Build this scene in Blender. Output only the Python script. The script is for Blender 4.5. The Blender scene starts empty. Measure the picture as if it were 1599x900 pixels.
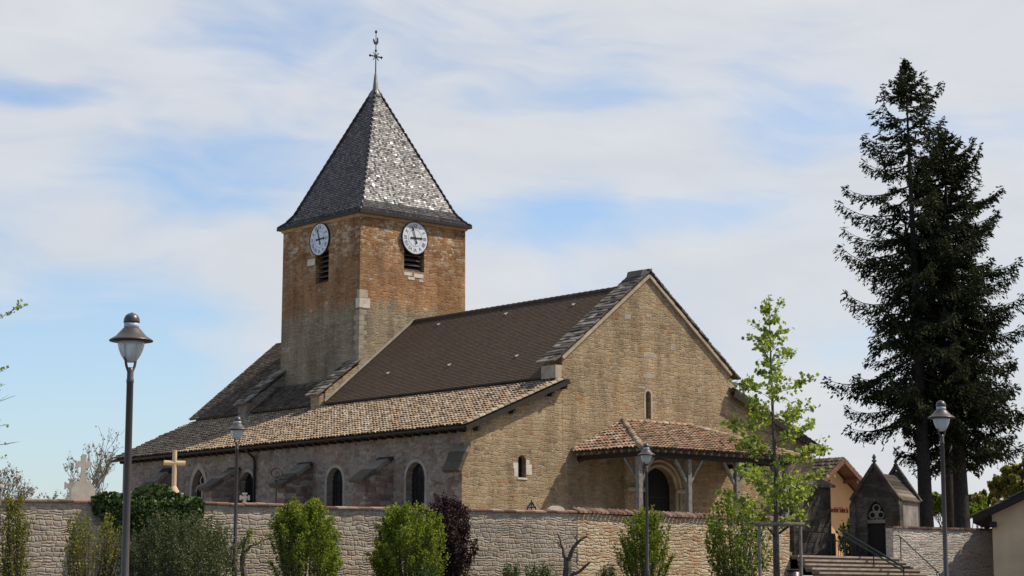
import bpy, math, random
import numpy as np
from mathutils import Vector, Matrix
from mathutils.geometry import tessellate_polygon
R = math.radians
sc = bpy.context.scene
col = sc.collection
rng = random.Random(7)
nr = np.random.default_rng(11)

# ------------------------------------------------------------------ camera
EYE = 1.6
PITCH = 8.511
cam = bpy.data.objects.new('camera', bpy.data.cameras.new('camera'))
col.objects.link(cam)
cam.location = (0, 0, EYE)
cam.rotation_euler = (R(90 + PITCH), 0, 0)
cam.data.sensor_width = 36
cam.data.lens = 3264.353 / 1599 * 36
cam.data.clip_start = .5
cam.data.clip_end = 6000
sc.camera = cam

# ------------------------------------------------------------------ sun, sky, exposure
SUN = Vector((.624, .084, .777)).normalized()
SUN_EL = math.asin(SUN.z)
SUN_AZ = math.atan2(SUN.x, SUN.y)          # clockwise from +Y
sun = bpy.data.objects.new('sun', bpy.data.lights.new('sun', 'SUN'))
col.objects.link(sun)
sun.data.energy = 5.0
sun.data.angle = R(.5)
sun.data.color = (1, .93, .82)
sun.rotation_euler = (-SUN).to_track_quat('-Z', 'Y').to_euler()
sc.view_settings.view_transform = 'Standard'
sc.view_settings.look = 'None'
sc.view_settings.exposure = 0
sc.view_settings.gamma = 1
sc.view_settings.use_curve_mapping = False


def mth(nt, op, a, b=None, c=None, clamp=False):
    n = nt.nodes.new('ShaderNodeMath'); n.operation = op; n.use_clamp = clamp
    for i, v in enumerate((a, b, c)):
        if v is None: continue
        if isinstance(v, (int, float)): n.inputs[i].default_value = v
        else: nt.links.new(v, n.inputs[i])
    return n.outputs[0]


def ramp(nt, fac, stops, interp='LINEAR'):
    n = nt.nodes.new('ShaderNodeValToRGB'); cr = n.color_ramp; cr.interpolation = interp
    while len(cr.elements) > 1: cr.elements.remove(cr.elements[-1])
    for i, (p, c) in enumerate(stops):
        e = cr.elements[0] if i == 0 else cr.elements.new(p)
        e.position = p
        e.color = (c, c, c, 1) if isinstance(c, (int, float)) else (*c, 1)
    nt.links.new(fac, n.inputs[0])
    return n.outputs[0]


def mix(nt, fac, a, b, mode='MIX'):
    n = nt.nodes.new('ShaderNodeMix'); n.data_type = 'RGBA'; n.blend_type = mode
    n.inputs[0].default_value = 1
    for s, v in ((n.inputs[0], fac), (n.inputs[6], a), (n.inputs[7], b)):
        if isinstance(v, (int, float)): s.default_value = v
        elif isinstance(v, tuple): s.default_value = (*v, 1) if len(v) == 3 else v
        else: nt.links.new(v, s)
    return n.outputs[2]


def noise(nt, vec, scale, detail=3, rough=.55, dim='3D'):
    n = nt.nodes.new('ShaderNodeTexNoise'); n.noise_dimensions = dim
    n.inputs['Scale'].default_value = scale; n.inputs['Detail'].default_value = detail
    n.inputs['Roughness'].default_value = rough
    if vec is not None: nt.links.new(vec, n.inputs['Vector'])
    return n.outputs['Fac'], n.outputs['Color']


def vmath(nt, op, a, b):
    n = nt.nodes.new('ShaderNodeVectorMath'); n.operation = op
    for i, v in enumerate((a, b)):
        if isinstance(v, tuple): n.inputs[i].default_value = v
        else: nt.links.new(v, n.inputs[i])
    return n.outputs[0]


def pxdir(x, y):
    xc = (x - 799.5) / 3264.353; yc = (450 - y) / 3264.353
    c, s = math.cos(R(PITCH)), math.sin(R(PITCH))
    v = Vector((xc, c - yc * s, s + yc * c)).normalized()
    return v


world = bpy.data.worlds.new('World'); sc.world = world
world.use_nodes = True
wt = world.node_tree; wt.nodes.clear()
sky = wt.nodes.new('ShaderNodeTexSky'); sky.sky_type = 'NISHITA'; sky.sun_disc = False
sky.sun_elevation = SUN_EL; sky.sun_rotation = SUN_AZ
sky.air_density = 1.0; sky.dust_density = 1.0; sky.ozone_density = 1.5
tc = wt.nodes.new('ShaderNodeTexCoord')
dirv = tc.outputs['Generated']
sep = wt.nodes.new('ShaderNodeSeparateXYZ'); wt.links.new(dirv, sep.inputs[0])
mp = wt.nodes.new('ShaderNodeMapping'); mp.inputs['Rotation'].default_value = (0, R(-14), 0)
mp.inputs['Scale'].default_value = (1.0, 1.0, 2.1)
wt.links.new(dirv, mp.inputs[0])
_, warp = noise(wt, mp.outputs[0], 6, 2)
wv = vmath(wt, 'ADD', mp.outputs[0], vmath(wt, 'MULTIPLY', vmath(wt, 'SUBTRACT', warp, (.5, .5, .5)), (.10, .10, .16)))
n1, _ = noise(wt, wv, 5.0, 4, .45)
mp2 = wt.nodes.new('ShaderNodeMapping'); mp2.inputs['Rotation'].default_value = (0, R(-20), 0); mp2.inputs['Scale'].default_value = (.8, 1.0, 1.7)
wt.links.new(wv, mp2.inputs[0])
n2, _ = noise(wt, mp2.outputs[0], 14, 6, .58)
cover = mth(wt, 'ADD', mth(wt, 'MULTIPLY', n1, .76), mth(wt, 'MULTIPLY', n2, .24))
cover = mth(wt, 'MULTIPLY', mth(wt, 'SUBTRACT', cover, .5), 4.4)
cover = mth(wt, 'ADD', cover, .90)
# unseen sky behind the viewer: cloud thinned to weaken fill on shaded walls
north = mth(wt, 'ADD', mth(wt, 'MULTIPLY', sep.outputs[0], -.60), mth(wt, 'MULTIPLY', sep.outputs[1], -.80))
cover = mth(wt, 'SUBTRACT', cover, mth(wt, 'MULTIPLY', mth(wt, 'ADD', north, .1, None, True), 2.6))
# openings in the cloud deck: direction, half width, half height, strength
for (x, y, rx, ry, k) in ((60, 510, 380, 85, .95), (430, 275, 270, 60, .42), (40, 145, 150, 20, .5),
                          (900, 345, 480, 42, .55), (1290, 190, 170, 80, .50), (120, 650, 420, 80, .48),
                          (1560, 215, 140, 50, .55), (1330, 560, 240, 60, .16), (1020, 40, 300, 45, .32), (1200, 330, 200, 40, .3), (300, 720, 300, 60, .2)):
    d = pxdir(x, y)
    a = mth(wt, 'MULTIPLY', mth(wt, 'SUBTRACT', sep.outputs[0], d.x), 3264.0 / rx)
    b = mth(wt, 'MULTIPLY', mth(wt, 'SUBTRACT', sep.outputs[2], d.z), 3264.0 / ry)
    r2 = mth(wt, 'ADD', mth(wt, 'MULTIPLY', a, a), mth(wt, 'MULTIPLY', b, b))
    g = mth(wt, 'DIVIDE', k, mth(wt, 'ADD', 1.0, mth(wt, 'MULTIPLY', r2, r2)))
    g = mth(wt, 'MULTIPLY', g, mth(wt, 'GREATER_THAN', sep.outputs[1], 0.0))
    cover = mth(wt, 'SUBTRACT', cover, g)
cf = ramp(wt, cover, [(0.0, .10), (.25, .40), (.60, .86), (1.0, .97)])
shade = ramp(wt, n2, [(.3, .95), (.7, 1.03)])
cloud = mix(wt, 1.0, (5.1, 5.22, 5.45), shade, 'MULTIPLY')
skyc = mix(wt, 1.0, sky.outputs[0], (1.02, 1.10, 1.20), 'MULTIPLY')
final = mix(wt, cf, skyc, cloud)
bg = wt.nodes.new('ShaderNodeBackground'); bg.inputs['Strength'].default_value = .14
wt.links.new(final, bg.inputs[0])
wo = wt.nodes.new('ShaderNodeOutputWorld'); wt.links.new(bg.outputs[0], wo.inputs[0])


# ------------------------------------------------------------------ materials
def new_mat(name):
    m = bpy.data.materials.new(name); m.use_nodes = True
    nt = m.node_tree; nt.nodes.clear()
    p = nt.nodes.new('ShaderNodeBsdfPrincipled')
    o = nt.nodes.new('ShaderNodeOutputMaterial')
    nt.links.new(p.outputs[0], o.inputs[0])
    return m, nt, p


def plain(name, c, rough=.6, metal=0, var=.12, scale=6, bump=0, spec=.3):
    m, nt, p = new_mat(name)
    t = nt.nodes.new('ShaderNodeTexCoord')
    f, _ = noise(nt, t.outputs['Object'], scale, 4)
    c0 = tuple(x * (1 - var * 1.6) for x in c); c1 = tuple(min(1, x * (1 + var * 1.6)) for x in c)
    nt.links.new(ramp(nt, f, [(.25, c0), (.75, c1)]), p.inputs['Base Color'])
    p.inputs['Roughness'].default_value = rough; p.inputs['Metallic'].default_value = metal
    p.inputs['Specular IOR Level'].default_value = spec
    if bump:
        b = nt.nodes.new('ShaderNodeBump'); b.inputs['Strength'].default_value = bump; b.inputs['Distance'].default_value = .02
        nt.links.new(f, b.inputs['Height']); nt.links.new(b.outputs[0], p.inputs['Normal'])
    return m


def lin(r, g, b):
    f = lambda v: ((v / 255 + .055) / 1.055) ** 2.4 if v > 10 else v / 255 / 12.92
    return (f(r), f(g), f(b))


def stone(name, w, h, cols, mortar, mw=.06, bump=.7, stain=.25, warp=1.0, zone=None, streak=None, wave=.30, con=1.25):
    """Coursed rubble in the object's own frame: each stone takes its own tint."""
    m, nt, p = new_mat(name)
    t = nt.nodes.new('ShaderNodeTexCoord'); ob = t.outputs['Object']
    s = nt.nodes.new('ShaderNodeSeparateXYZ'); nt.links.new(ob, s.inputs[0])
    _, wc = noise(nt, ob, 2.2, 3)
    ws = nt.nodes.new('ShaderNodeSeparateXYZ'); nt.links.new(wc, ws.inputs[0])
    u = mth(nt, 'ADD', s.outputs[0], s.outputs[1])
    wl, _ = noise(nt, ob, .9, 3)
    u = mth(nt, 'ADD', u, mth(nt, 'MULTIPLY', ws.outputs[0], warp * w))
    z = mth(nt, 'ADD', s.outputs[2], mth(nt, 'MULTIPLY', ws.outputs[2], warp * h * 1.4))
    z = mth(nt, 'ADD', z, mth(nt, 'MULTIPLY', wl, wave))
    zc = mth(nt, 'DIVIDE', z, h); row = mth(nt, 'FLOOR', zc); fz = mth(nt, 'FRACT', zc)
    wn = nt.nodes.new('ShaderNodeTexWhiteNoise'); wn.noise_dimensions = '1D'; nt.links.new(row, wn.inputs['W'])
    wid = mth(nt, 'MULTIPLY_ADD', wn.outputs['Value'], w * 1.1, w * .45)
    uc = mth(nt, 'ADD', mth(nt, 'DIVIDE', u, wid), mth(nt, 'MULTIPLY', wn.outputs['Value'], 37.0))
    cell = mth(nt, 'FLOOR', uc); fu = mth(nt, 'FRACT', uc)
    cv = nt.nodes.new('ShaderNodeCombineXYZ'); nt.links.new(cell, cv.inputs[0]); nt.links.new(row, cv.inputs[1])
    w2 = nt.nodes.new('ShaderNodeTexWhiteNoise'); w2.noise_dimensions = '2D'; nt.links.new(cv.outputs[0], w2.inputs['Vector'])
    cs = nt.nodes.new('ShaderNodeSeparateColor'); nt.links.new(w2.outputs['Color'], cs.inputs[0])
    du = mth(nt, 'DIVIDE', mth(nt, 'MULTIPLY', mth(nt, 'MINIMUM', fu, mth(nt, 'SUBTRACT', 1.0, fu)), wid), h)
    dz = mth(nt, 'MINIMUM', fz, mth(nt, 'SUBTRACT', 1.0, fz))
    half = mth(nt, 'GREATER_THAN', cs.outputs[1], .72)
    fz2 = mth(nt, 'FRACT', mth(nt, 'MULTIPLY', fz, 2.0)); top = mth(nt, 'MULTIPLY', half, mth(nt, 'GREATER_THAN', fz, .5))
    dz2 = mth(nt, 'MULTIPLY', mth(nt, 'MINIMUM', fz2, mth(nt, 'SUBTRACT', 1.0, fz2)), .5)
    dz = mth(nt, 'ADD', mth(nt, 'MULTIPLY', dz, mth(nt, 'SUBTRACT', 1.0, half)), mth(nt, 'MULTIPLY', dz2, half))
    # some courses are split by a half-height stone
    edge0 = nt.nodes.new('ShaderNodeMath'); edge0.operation = 'SMOOTH_MIN'
    nt.links.new(du, edge0.inputs[0]); nt.links.new(dz, edge0.inputs[1]); edge0.inputs[2].default_value = .22
    fine, _ = noise(nt, ob, 9, 5, .65)
    big, _ = noise(nt, ob, .45, 4, .6)
    mid, _ = noise(nt, ob, 1.7, 4, .6)

    def palette(cl):
        v = mth(nt, 'FRACT', mth(nt, 'ADD', cs.outputs[0], mth(nt, 'MULTIPLY', top, .37)))
        v = mth(nt, 'ADD', mth(nt, 'MULTIPLY_ADD', v, con, .5 - con / 2), mth(nt, 'MULTIPLY', mth(nt, 'SUBTRACT', mid, .5), .8))
        return ramp(nt, v, cl)
    c = palette(cols)
    if zone:                                     # (height, lower palette): a change of masonry at a height
        c2 = palette(zone[1])
        zz = mth(nt, 'ADD', s.outputs[2], mth(nt, 'MULTIPLY', mth(nt, 'SUBTRACT', mid, .5), 2.2))
        zf = mth(nt, 'MULTIPLY_ADD', mth(nt, 'SUBTRACT', zz, zone[0]), 1.6, .5, True)
        c = mix(nt, zf, c2, c)
        if len(zone) > 2:                        # pale stones showing in the upper courses
            zb = mth(nt, 'MULTIPLY_ADD', mth(nt, 'SUBTRACT', s.outputs[2], zone[2]), .55, 0, True)
            pk = mth(nt, 'GREATER_THAN', mth(nt, 'ADD', cs.outputs[1], mth(nt, 'MULTIPLY', mth(nt, 'SUBTRACT', mid, .5), 2.4)), .66)
            c = mix(nt, mth(nt, 'MULTIPLY', mth(nt, 'MULTIPLY', zb, pk), .8), c, (.58, .46, .32))
    edge = mth(nt, 'ADD', edge0.outputs[0], mth(nt, 'MULTIPLY', mth(nt, 'SUBTRACT', fine, .5), .09))
    mm = ramp(nt, edge, [(mw * .4, 1.0), (mw * 1.5, 0.0)])
    mcol = mix(nt, 1.0, mortar, ramp(nt, mid, [(.3, .7), (.7, 1.2)]), 'MULTIPLY')
    c = mix(nt, mth(nt, 'MULTIPLY', mm, .8), c, mcol)
    c = mix(nt, 1.0, c, ramp(nt, fine, [(.25, .72), (.75, 1.25)]), 'MULTIPLY')
    c = mix(nt, 1.0, c, ramp(nt, big, [(.3, 1 - stain), (.7, 1 + stain * .6)]), 'MULTIPLY')
    if streak:                                   # grime running down in uneven vertical streaks
        mpn = nt.nodes.new('ShaderNodeMapping'); mpn.inputs['Scale'].default_value = (1.2, 1.2, .18)
        nt.links.new(ob, mpn.inputs[0])
        sf, _ = noise(nt, mpn.outputs[0], 1.3, 4, .6)
        c = mix(nt, 1.0, c, ramp(nt, sf, [(.42, 1.0), (.66, 1 - streak)]), 'MULTIPLY')
    nt.links.new(c, p.inputs['Base Color'])
    p.inputs['Roughness'].default_value = .92; p.inputs['Specular IOR Level'].default_value = .15
    hgt = mth(nt, 'ADD', ramp(nt, edge, [(0, 0.0), (mw * 2.6, 1.0)]), mth(nt, 'MULTIPLY', fine, .5))
    hgt = mth(nt, 'ADD', hgt, mth(nt, 'MULTIPLY', cs.outputs[2], .6))
    b = nt.nodes.new('ShaderNodeBump'); b.inputs['Strength'].default_value = bump; b.inputs['Distance'].default_value = .05
    nt.links.new(hgt, b.inputs['Height']); nt.links.new(b.outputs[0], p.inputs['Normal'])
    return m


def island(name, stops, rough=.8, spec=.2, var=.3, trans=0, scale=14, bump=0, sheen_scale=None):
    """Every separate piece of the mesh (tile, leaf, slab) takes its own tint."""
    m, nt, p = new_mat(name)
    g = nt.nodes.new('ShaderNodeNewGeometry')
    t = nt.nodes.new('ShaderNodeTexCoord')
    f, _ = noise(nt, t.outputs['Object'], scale, 4, .6)
    big, _ = noise(nt, t.outputs['Object'], .6, 3, .6)
    fac = mth(nt, 'ADD', g.outputs['Random Per Island'], mth(nt, 'MULTIPLY', mth(nt, 'SUBTRACT', big, .5), .7), None, True)
    c = ramp(nt, fac, stops)
    c = mix(nt, 1.0, c, ramp(nt, f, [(.25, 1 - var), (.75, 1 + var * .7)]), 'MULTIPLY')
    nt.links.new(c, p.inputs['Base Color'])
    p.inputs['Roughness'].default_value = rough; p.inputs['Specular IOR Level'].default_value = spec
    if trans:
        tr = nt.nodes.new('ShaderNodeBsdfTranslucent'); nt.links.new(mix(nt, 1.0, c, (1.1, 1.15, .6), 'MULTIPLY'), tr.inputs[0])
        ms = nt.nodes.new('ShaderNodeMixShader'); ms.inputs[0].default_value = trans
        o = [n for n in nt.nodes if n.type == 'OUTPUT_MATERIAL'][0]
        nt.links.new(p.outputs[0], ms.inputs[1]); nt.links.new(tr.outputs[0], ms.inputs[2]); nt.links.new(ms.outputs[0], o.inputs[0])
    if bump:
        b = nt.nodes.new('ShaderNodeBump'); b.inputs['Strength'].default_value = bump; b.inputs['Distance'].default_value = .02
        nt.links.new(f, b.inputs['Height']); nt.links.new(b.outputs[0], p.inputs['Normal'])
    return m


M = {}
M['facade'] = stone('facade_stone', .37, .15,
    [(.0, (.22, .15, .09)), (.12, (.305, .212, .126)), (.35, (.385, .278, .165)), (.6, (.42, .318, .195)), (.78, (.395, .27, .148)), (.88, (.355, .19, .092)), (.94, (.31, .245, .18)), (1, (.47, .40, .30))],
    (.365, .285, .185), .05, .55, .24, warp=1.3, streak=.3, con=.78)
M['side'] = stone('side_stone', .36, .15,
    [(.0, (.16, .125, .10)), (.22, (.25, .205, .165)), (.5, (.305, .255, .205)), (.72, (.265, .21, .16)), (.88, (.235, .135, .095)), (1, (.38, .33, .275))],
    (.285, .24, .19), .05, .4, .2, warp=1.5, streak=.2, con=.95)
M['tower'] = stone('tower_stone', .36, .135,
    [(.0, (.25, .122, .053)), (.25, (.335, .172, .079)), (.5, (.37, .196, .092)), (.75, (.39, .22, .108)), (.93, (.36, .218, .118)), (1, (.46, .357, .245))],
    (.355, .205, .10), .05, .55, .2, warp=1.6, con=.85, zone=(12.3, [(0, (.235, .195, .13)), (.3, (.30, .245, .165)), (.6, (.335, .275, .185)), (.85, (.31, .225, .13)), (1, (.40, .34, .24))], 13.6), streak=.35)
M['darkstone'] = stone('weathered_shaded_stone', .5, .22,
    [(0, (.048, .040, .033)), (.4, (.082, .067, .054)), (.8, (.115, .095, .075)), (1, (.17, .145, .115))], (.085, .07, .057), .04, .5, .35, streak=.4, con=.6)  # spruce shade on the tomb chapel is put into this dark colour
M['chapel_side'] = plain('grey_cement_wash', (.20, .175, .15), .95, var=.3, scale=1.6, bump=.2)
M['reddish'] = stone('buttress_stone', .5, .26,
    [(0, (.16, .095, .07)), (.35, (.21, .15, .115)), (.7, (.25, .195, .155)), (1, (.30, .25, .205))], (.23, .185, .15), .05, .5, .25)
M['wall_pink'] = stone('pinkish_rubble', .31, .16,
    [(0, (.29, .222, .16)), (.22, (.38, .30, .22)), (.5, (.45, .37, .28)), (.75, (.43, .345, .255)), (.90, (.39, .26, .155)), (1, (.51, .445, .355))],
    (.42, .35, .27), .08, .55, .18, warp=1.0, wave=.22, con=.85)
M['wall_gold'] = stone('golden_rubble', .32, .125,
    [(0, (.32, .16, .085)), (.2, (.40, .26, .145)), (.45, (.46, .355, .23)), (.7, (.49, .40, .28)), (.88, (.42, .26, .145)), (1, (.54, .47, .36))],
    (.47, .385, .265), .10, .6, .16, warp=1.2, con=.9)
M['wall_pale'] = stone('pale_rubble', .34, .115,
    [(0, (.42, .32, .245)), (.2, (.54, .46, .37)), (.5, (.62, .55, .46)), (.85, (.58, .50, .41)), (.95, (.42, .25, .17)), (1, (.66, .61, .54))],
    (.63, .56, .465), .09, .4, .15, warp=1.3, con=1.0)
M['dressed'] = plain('dressed_limestone', (.40, .325, .225), .9, var=.16, scale=3.5, bump=.3)
M['dressed_grey'] = plain('grey_limestone', (.36, .31, .25), .9, var=.18, scale=3.5, bump=.3)
M['quoin_tower'] = plain('tower_quoin', (.31, .255, .18), .9, var=.2, scale=3, bump=.2)
M['side_trim'] = plain('window_trim_stone', (.315, .27, .22), .9, var=.2, scale=3, bump=.3)
M['whitestone'] = plain('white_stone', (.56, .49, .39), .9, var=.18, scale=3, bump=.2)
M['cornice'] = plain('cornice_stone', (.42, .265, .13), .9, var=.15, scale=3, bump=.2)
M['lauze'] = island('stone_slab', [(0, (.05, .042, .035)), (.4, (.12, .10, .08)), (.75, (.20, .17, .135)), (1, (.29, .25, .20))], .9, .15, .4, bump=.5)
M['tile_aisle'] = island('canal_tile', [(0, (.16, .115, .08)), (.15, (.27, .19, .123)), (.35, (.35, .255, .165)), (.52, (.39, .295, .195)), (.68, (.355, .22, .138)), (.8, (.30, .237, .165)), (.92, (.43, .345, .24)), (1, (.46, .39, .295))], .9, .15, .3)
M['tile_porch'] = island('red_canal_tile', [(0, (.13, .088, .06)), (.2, (.27, .17, .105)), (.45, (.36, .245, .155)), (.65, (.31, .145, .09)), (.8, (.39, .295, .20)), (.92, (.26, .105, .068)), (1, (.46, .375, .27))], .9, .15, .3)
M['capstone'] = island('mossy_capstone', [(0, (.035, .029, .022)), (.4, (.07, .058, .044)), (.75, (.13, .108, .08)), (1, (.24, .20, .15))], .95, .1, .4, bump=.5)
M['tile_old'] = island('dark_stone_tile', [(0, (.048, .034, .024)), (.5, (.078, .056, .039)), (.85, (.108, .08, .055)), (1, (.15, .115, .08))], .9, .15, .35)
M['tile_flat'] = island('brown_flat_tile', [(0, (.085, .056, .037)), (.35, (.095, .063, .042)), (.75, (.103, .069, .046)), (1, (.115, .079, .054))], .85, .15, .15)
M['slate'] = island('glazed_slate', [(0, (.026, .022, .023)), (.5, (.042, .036, .037)), (.85, (.058, .049, .049)), (1, (.08, .063, .059))], .4, .30, .15)
nt_ = M['slate'].node_tree; g_ = nt_.nodes.new('ShaderNodeNewGeometry'); wn_ = nt_.nodes.new('ShaderNodeTexWhiteNoise'); wn_.noise_dimensions = '1D'
nt_.links.new(g_.outputs['Random Per Island'], wn_.inputs['W'])
nt_.links.new(ramp(nt_, wn_.outputs['Value'], [(.0, .14), (.26, .20), (.34, .36), (1, .48)]), [n for n in nt_.nodes if n.type == 'BSDF_PRINCIPLED'][0].inputs['Roughness'])
M['tile_coping'] = island('coping_tile', [(0, (.13, .075, .055)), (.4, (.22, .12, .085)), (.75, (.29, .175, .125)), (1, (.36, .26, .195))], .9, .15, .3)
M['underlay'] = plain('tile_bed', (.07, .052, .038), .95)
M['darkwood'] = plain('dark_timber', (.028, .020, .016), .8, var=.2)
M['slatwood'] = plain('louvre_slat', (.085, .065, .052), .85, var=.25, scale=6)
M['greywood'] = plain('weathered_timber', (.19, .17, .145), .85, var=.25, scale=8)
M['stakewood'] = plain('stake_timber', (.22, .18, .135), .85, var=.25, scale=6)
M['glass'] = plain('dark_leaded_glass', (.012, .012, .013), .25, var=.3, scale=4, spec=.5)
M['iron'] = plain('wrought_iron', (.020, .019, .018), .6, var=.2)
M['lead'] = plain('lead_sheet', (.17, .165, .16), .5, .2, var=.2, scale=4)
M['dial'] = plain('white_enamel', (.66, .67, .70), .4, var=.04, scale=2)
M['black'] = plain('black_paint', (.012, .012, .012), .5)
M['gutter'] = plain('dark_zinc', (.028, .024, .021), .5, .2)
M['door'] = plain('dark_oak_door', (.010, .008, .007), .7, var=.3)
M['lamp'] = plain('lamp_bronze_paint', (.085, .068, .062), .38, .3, var=.06, spec=.5)
M['lampring'] = plain('pale_lamp_ring', (.45, .47, .50), .4, var=.03)
M['asphalt'] = plain('asphalt', (.055, .053, .05), .9, var=.2, scale=2)
M['gravel'] = plain('pale_gravel', (.30, .26, .21), .95, var=.25, scale=5, bump=.3)
M['grass'] = plain('field_grass', (.06, .085, .03), .95, var=.3, scale=.2)
M['soil'] = plain('bed_soil', (.08, .06, .045), .95, var=.3, scale=3, bump=.5)
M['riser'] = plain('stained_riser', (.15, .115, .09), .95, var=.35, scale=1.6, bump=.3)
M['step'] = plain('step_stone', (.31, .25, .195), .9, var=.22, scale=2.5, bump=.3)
M['render_orange'] = plain('ochre_render', (.60, .355, .175), .9, var=.05, scale=1.2)
M['render_cream'] = plain('cream_render', (.66, .44, .255), .9, var=.12, scale=1.0)
M['brownwood'] = plain('brown_timber', (.17, .085, .055), .8, var=.2)
M['redletter'] = plain('red_letter_paint', (.25, .035, .03), .6, var=.05)
M['greenrail'] = plain('dark_green_rail', (.016, .028, .027), .45, .2, var=.1)
M['tombpale'] = plain('pale_tomb_stone', (.50, .42, .335), .9, var=.12, scale=2.5, bump=.2)
M['crosswood'] = plain('ochre_cross_stone', (.58, .42, .24), .8, var=.12, scale=3)
M['bark'] = plain('spruce_bark', (.034, .028, .024), .95, var=.3, scale=7, bump=.8)
M['barkgrey'] = plain('grey_bark', (.10, .082, .065), .95, var=.3, scale=9, bump=.5)
M['twig'] = plain('bare_twig', (.17, .145, .12), .9, var=.2)
M['needle'] = island('spruce_needles', [(0, (.016, .020, .010)), (.5, (.030, .036, .017)), (.88, (.048, .052, .023)), (1, (.085, .078, .038))], .9, .08, .3, trans=.15)
M['hornbeam'] = island('bright_hornbeam_leaf', [(0, (.07, .10, .014)), (.35, (.15, .195, .020)), (.75, (.25, .295, .034)), (.95, (.34, .36, .06)), (1, (.32, .25, .08))], .55, .25, .25, trans=.5)
M['tulip'] = island('young_tulip_leaf', [(0, (.14, .19, .03)), (.4, (.26, .32, .055)), (.8, (.37, .42, .09)), (1, (.47, .50, .15))], .5, .3, .2, trans=.5)
M['maple'] = island('dark_red_leaf', [(0, (.018, .008, .010)), (.5, (.034, .012, .014)), (.9, (.055, .020, .020)), (1, (.085, .035, .028))], .6, .3, .25, trans=.25)
M['ivy'] = island('ivy_leaf', [(0, (.020, .042, .010)), (.5, (.045, .085, .018)), (.85, (.085, .135, .030)), (1, (.16, .20, .05))], .5, .25, .2, trans=.2)
M['greygreen'] = island('grey_green_leaf', [(0, (.048, .058, .024)), (.5, (.092, .106, .046)), (.9, (.145, .155, .075)), (1, (.20, .205, .11))], .65, .2, .25, trans=.3)
M['forsythia'] = island('yellow_green_leaf', [(0, (.09, .10, .018)), (.4, (.16, .17, .03)), (.75, (.23, .22, .04)), (.92, (.30, .22, .04)), (1, (.42, .28, .04))], .6, .3, .25, trans=.35)
M['midgreen'] = island('mid_green_leaf', [(0, (.08, .115, .016)), (.5, (.155, .205, .028)), (.9, (.23, .285, .045)), (1, (.31, .35, .08))], .55, .25, .25, trans=.45)
M['bud'] = island('brownish_bud', [(0, (.16, .125, .10)), (.6, (.24, .19, .15)), (1, (.32, .26, .19))], .8, .2, .2, trans=.3)
m_, nt_, p_ = new_mat('milky_lamp_bowl')
p_.inputs['Base Color'].default_value = (.80, .80, .79, 1); p_.inputs['Roughness'].default_value = .35
p_.inputs['Transmission Weight'].default_value = .35; p_.inputs['IOR'].default_value = 1.1
M['bowl'] = m_


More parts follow.
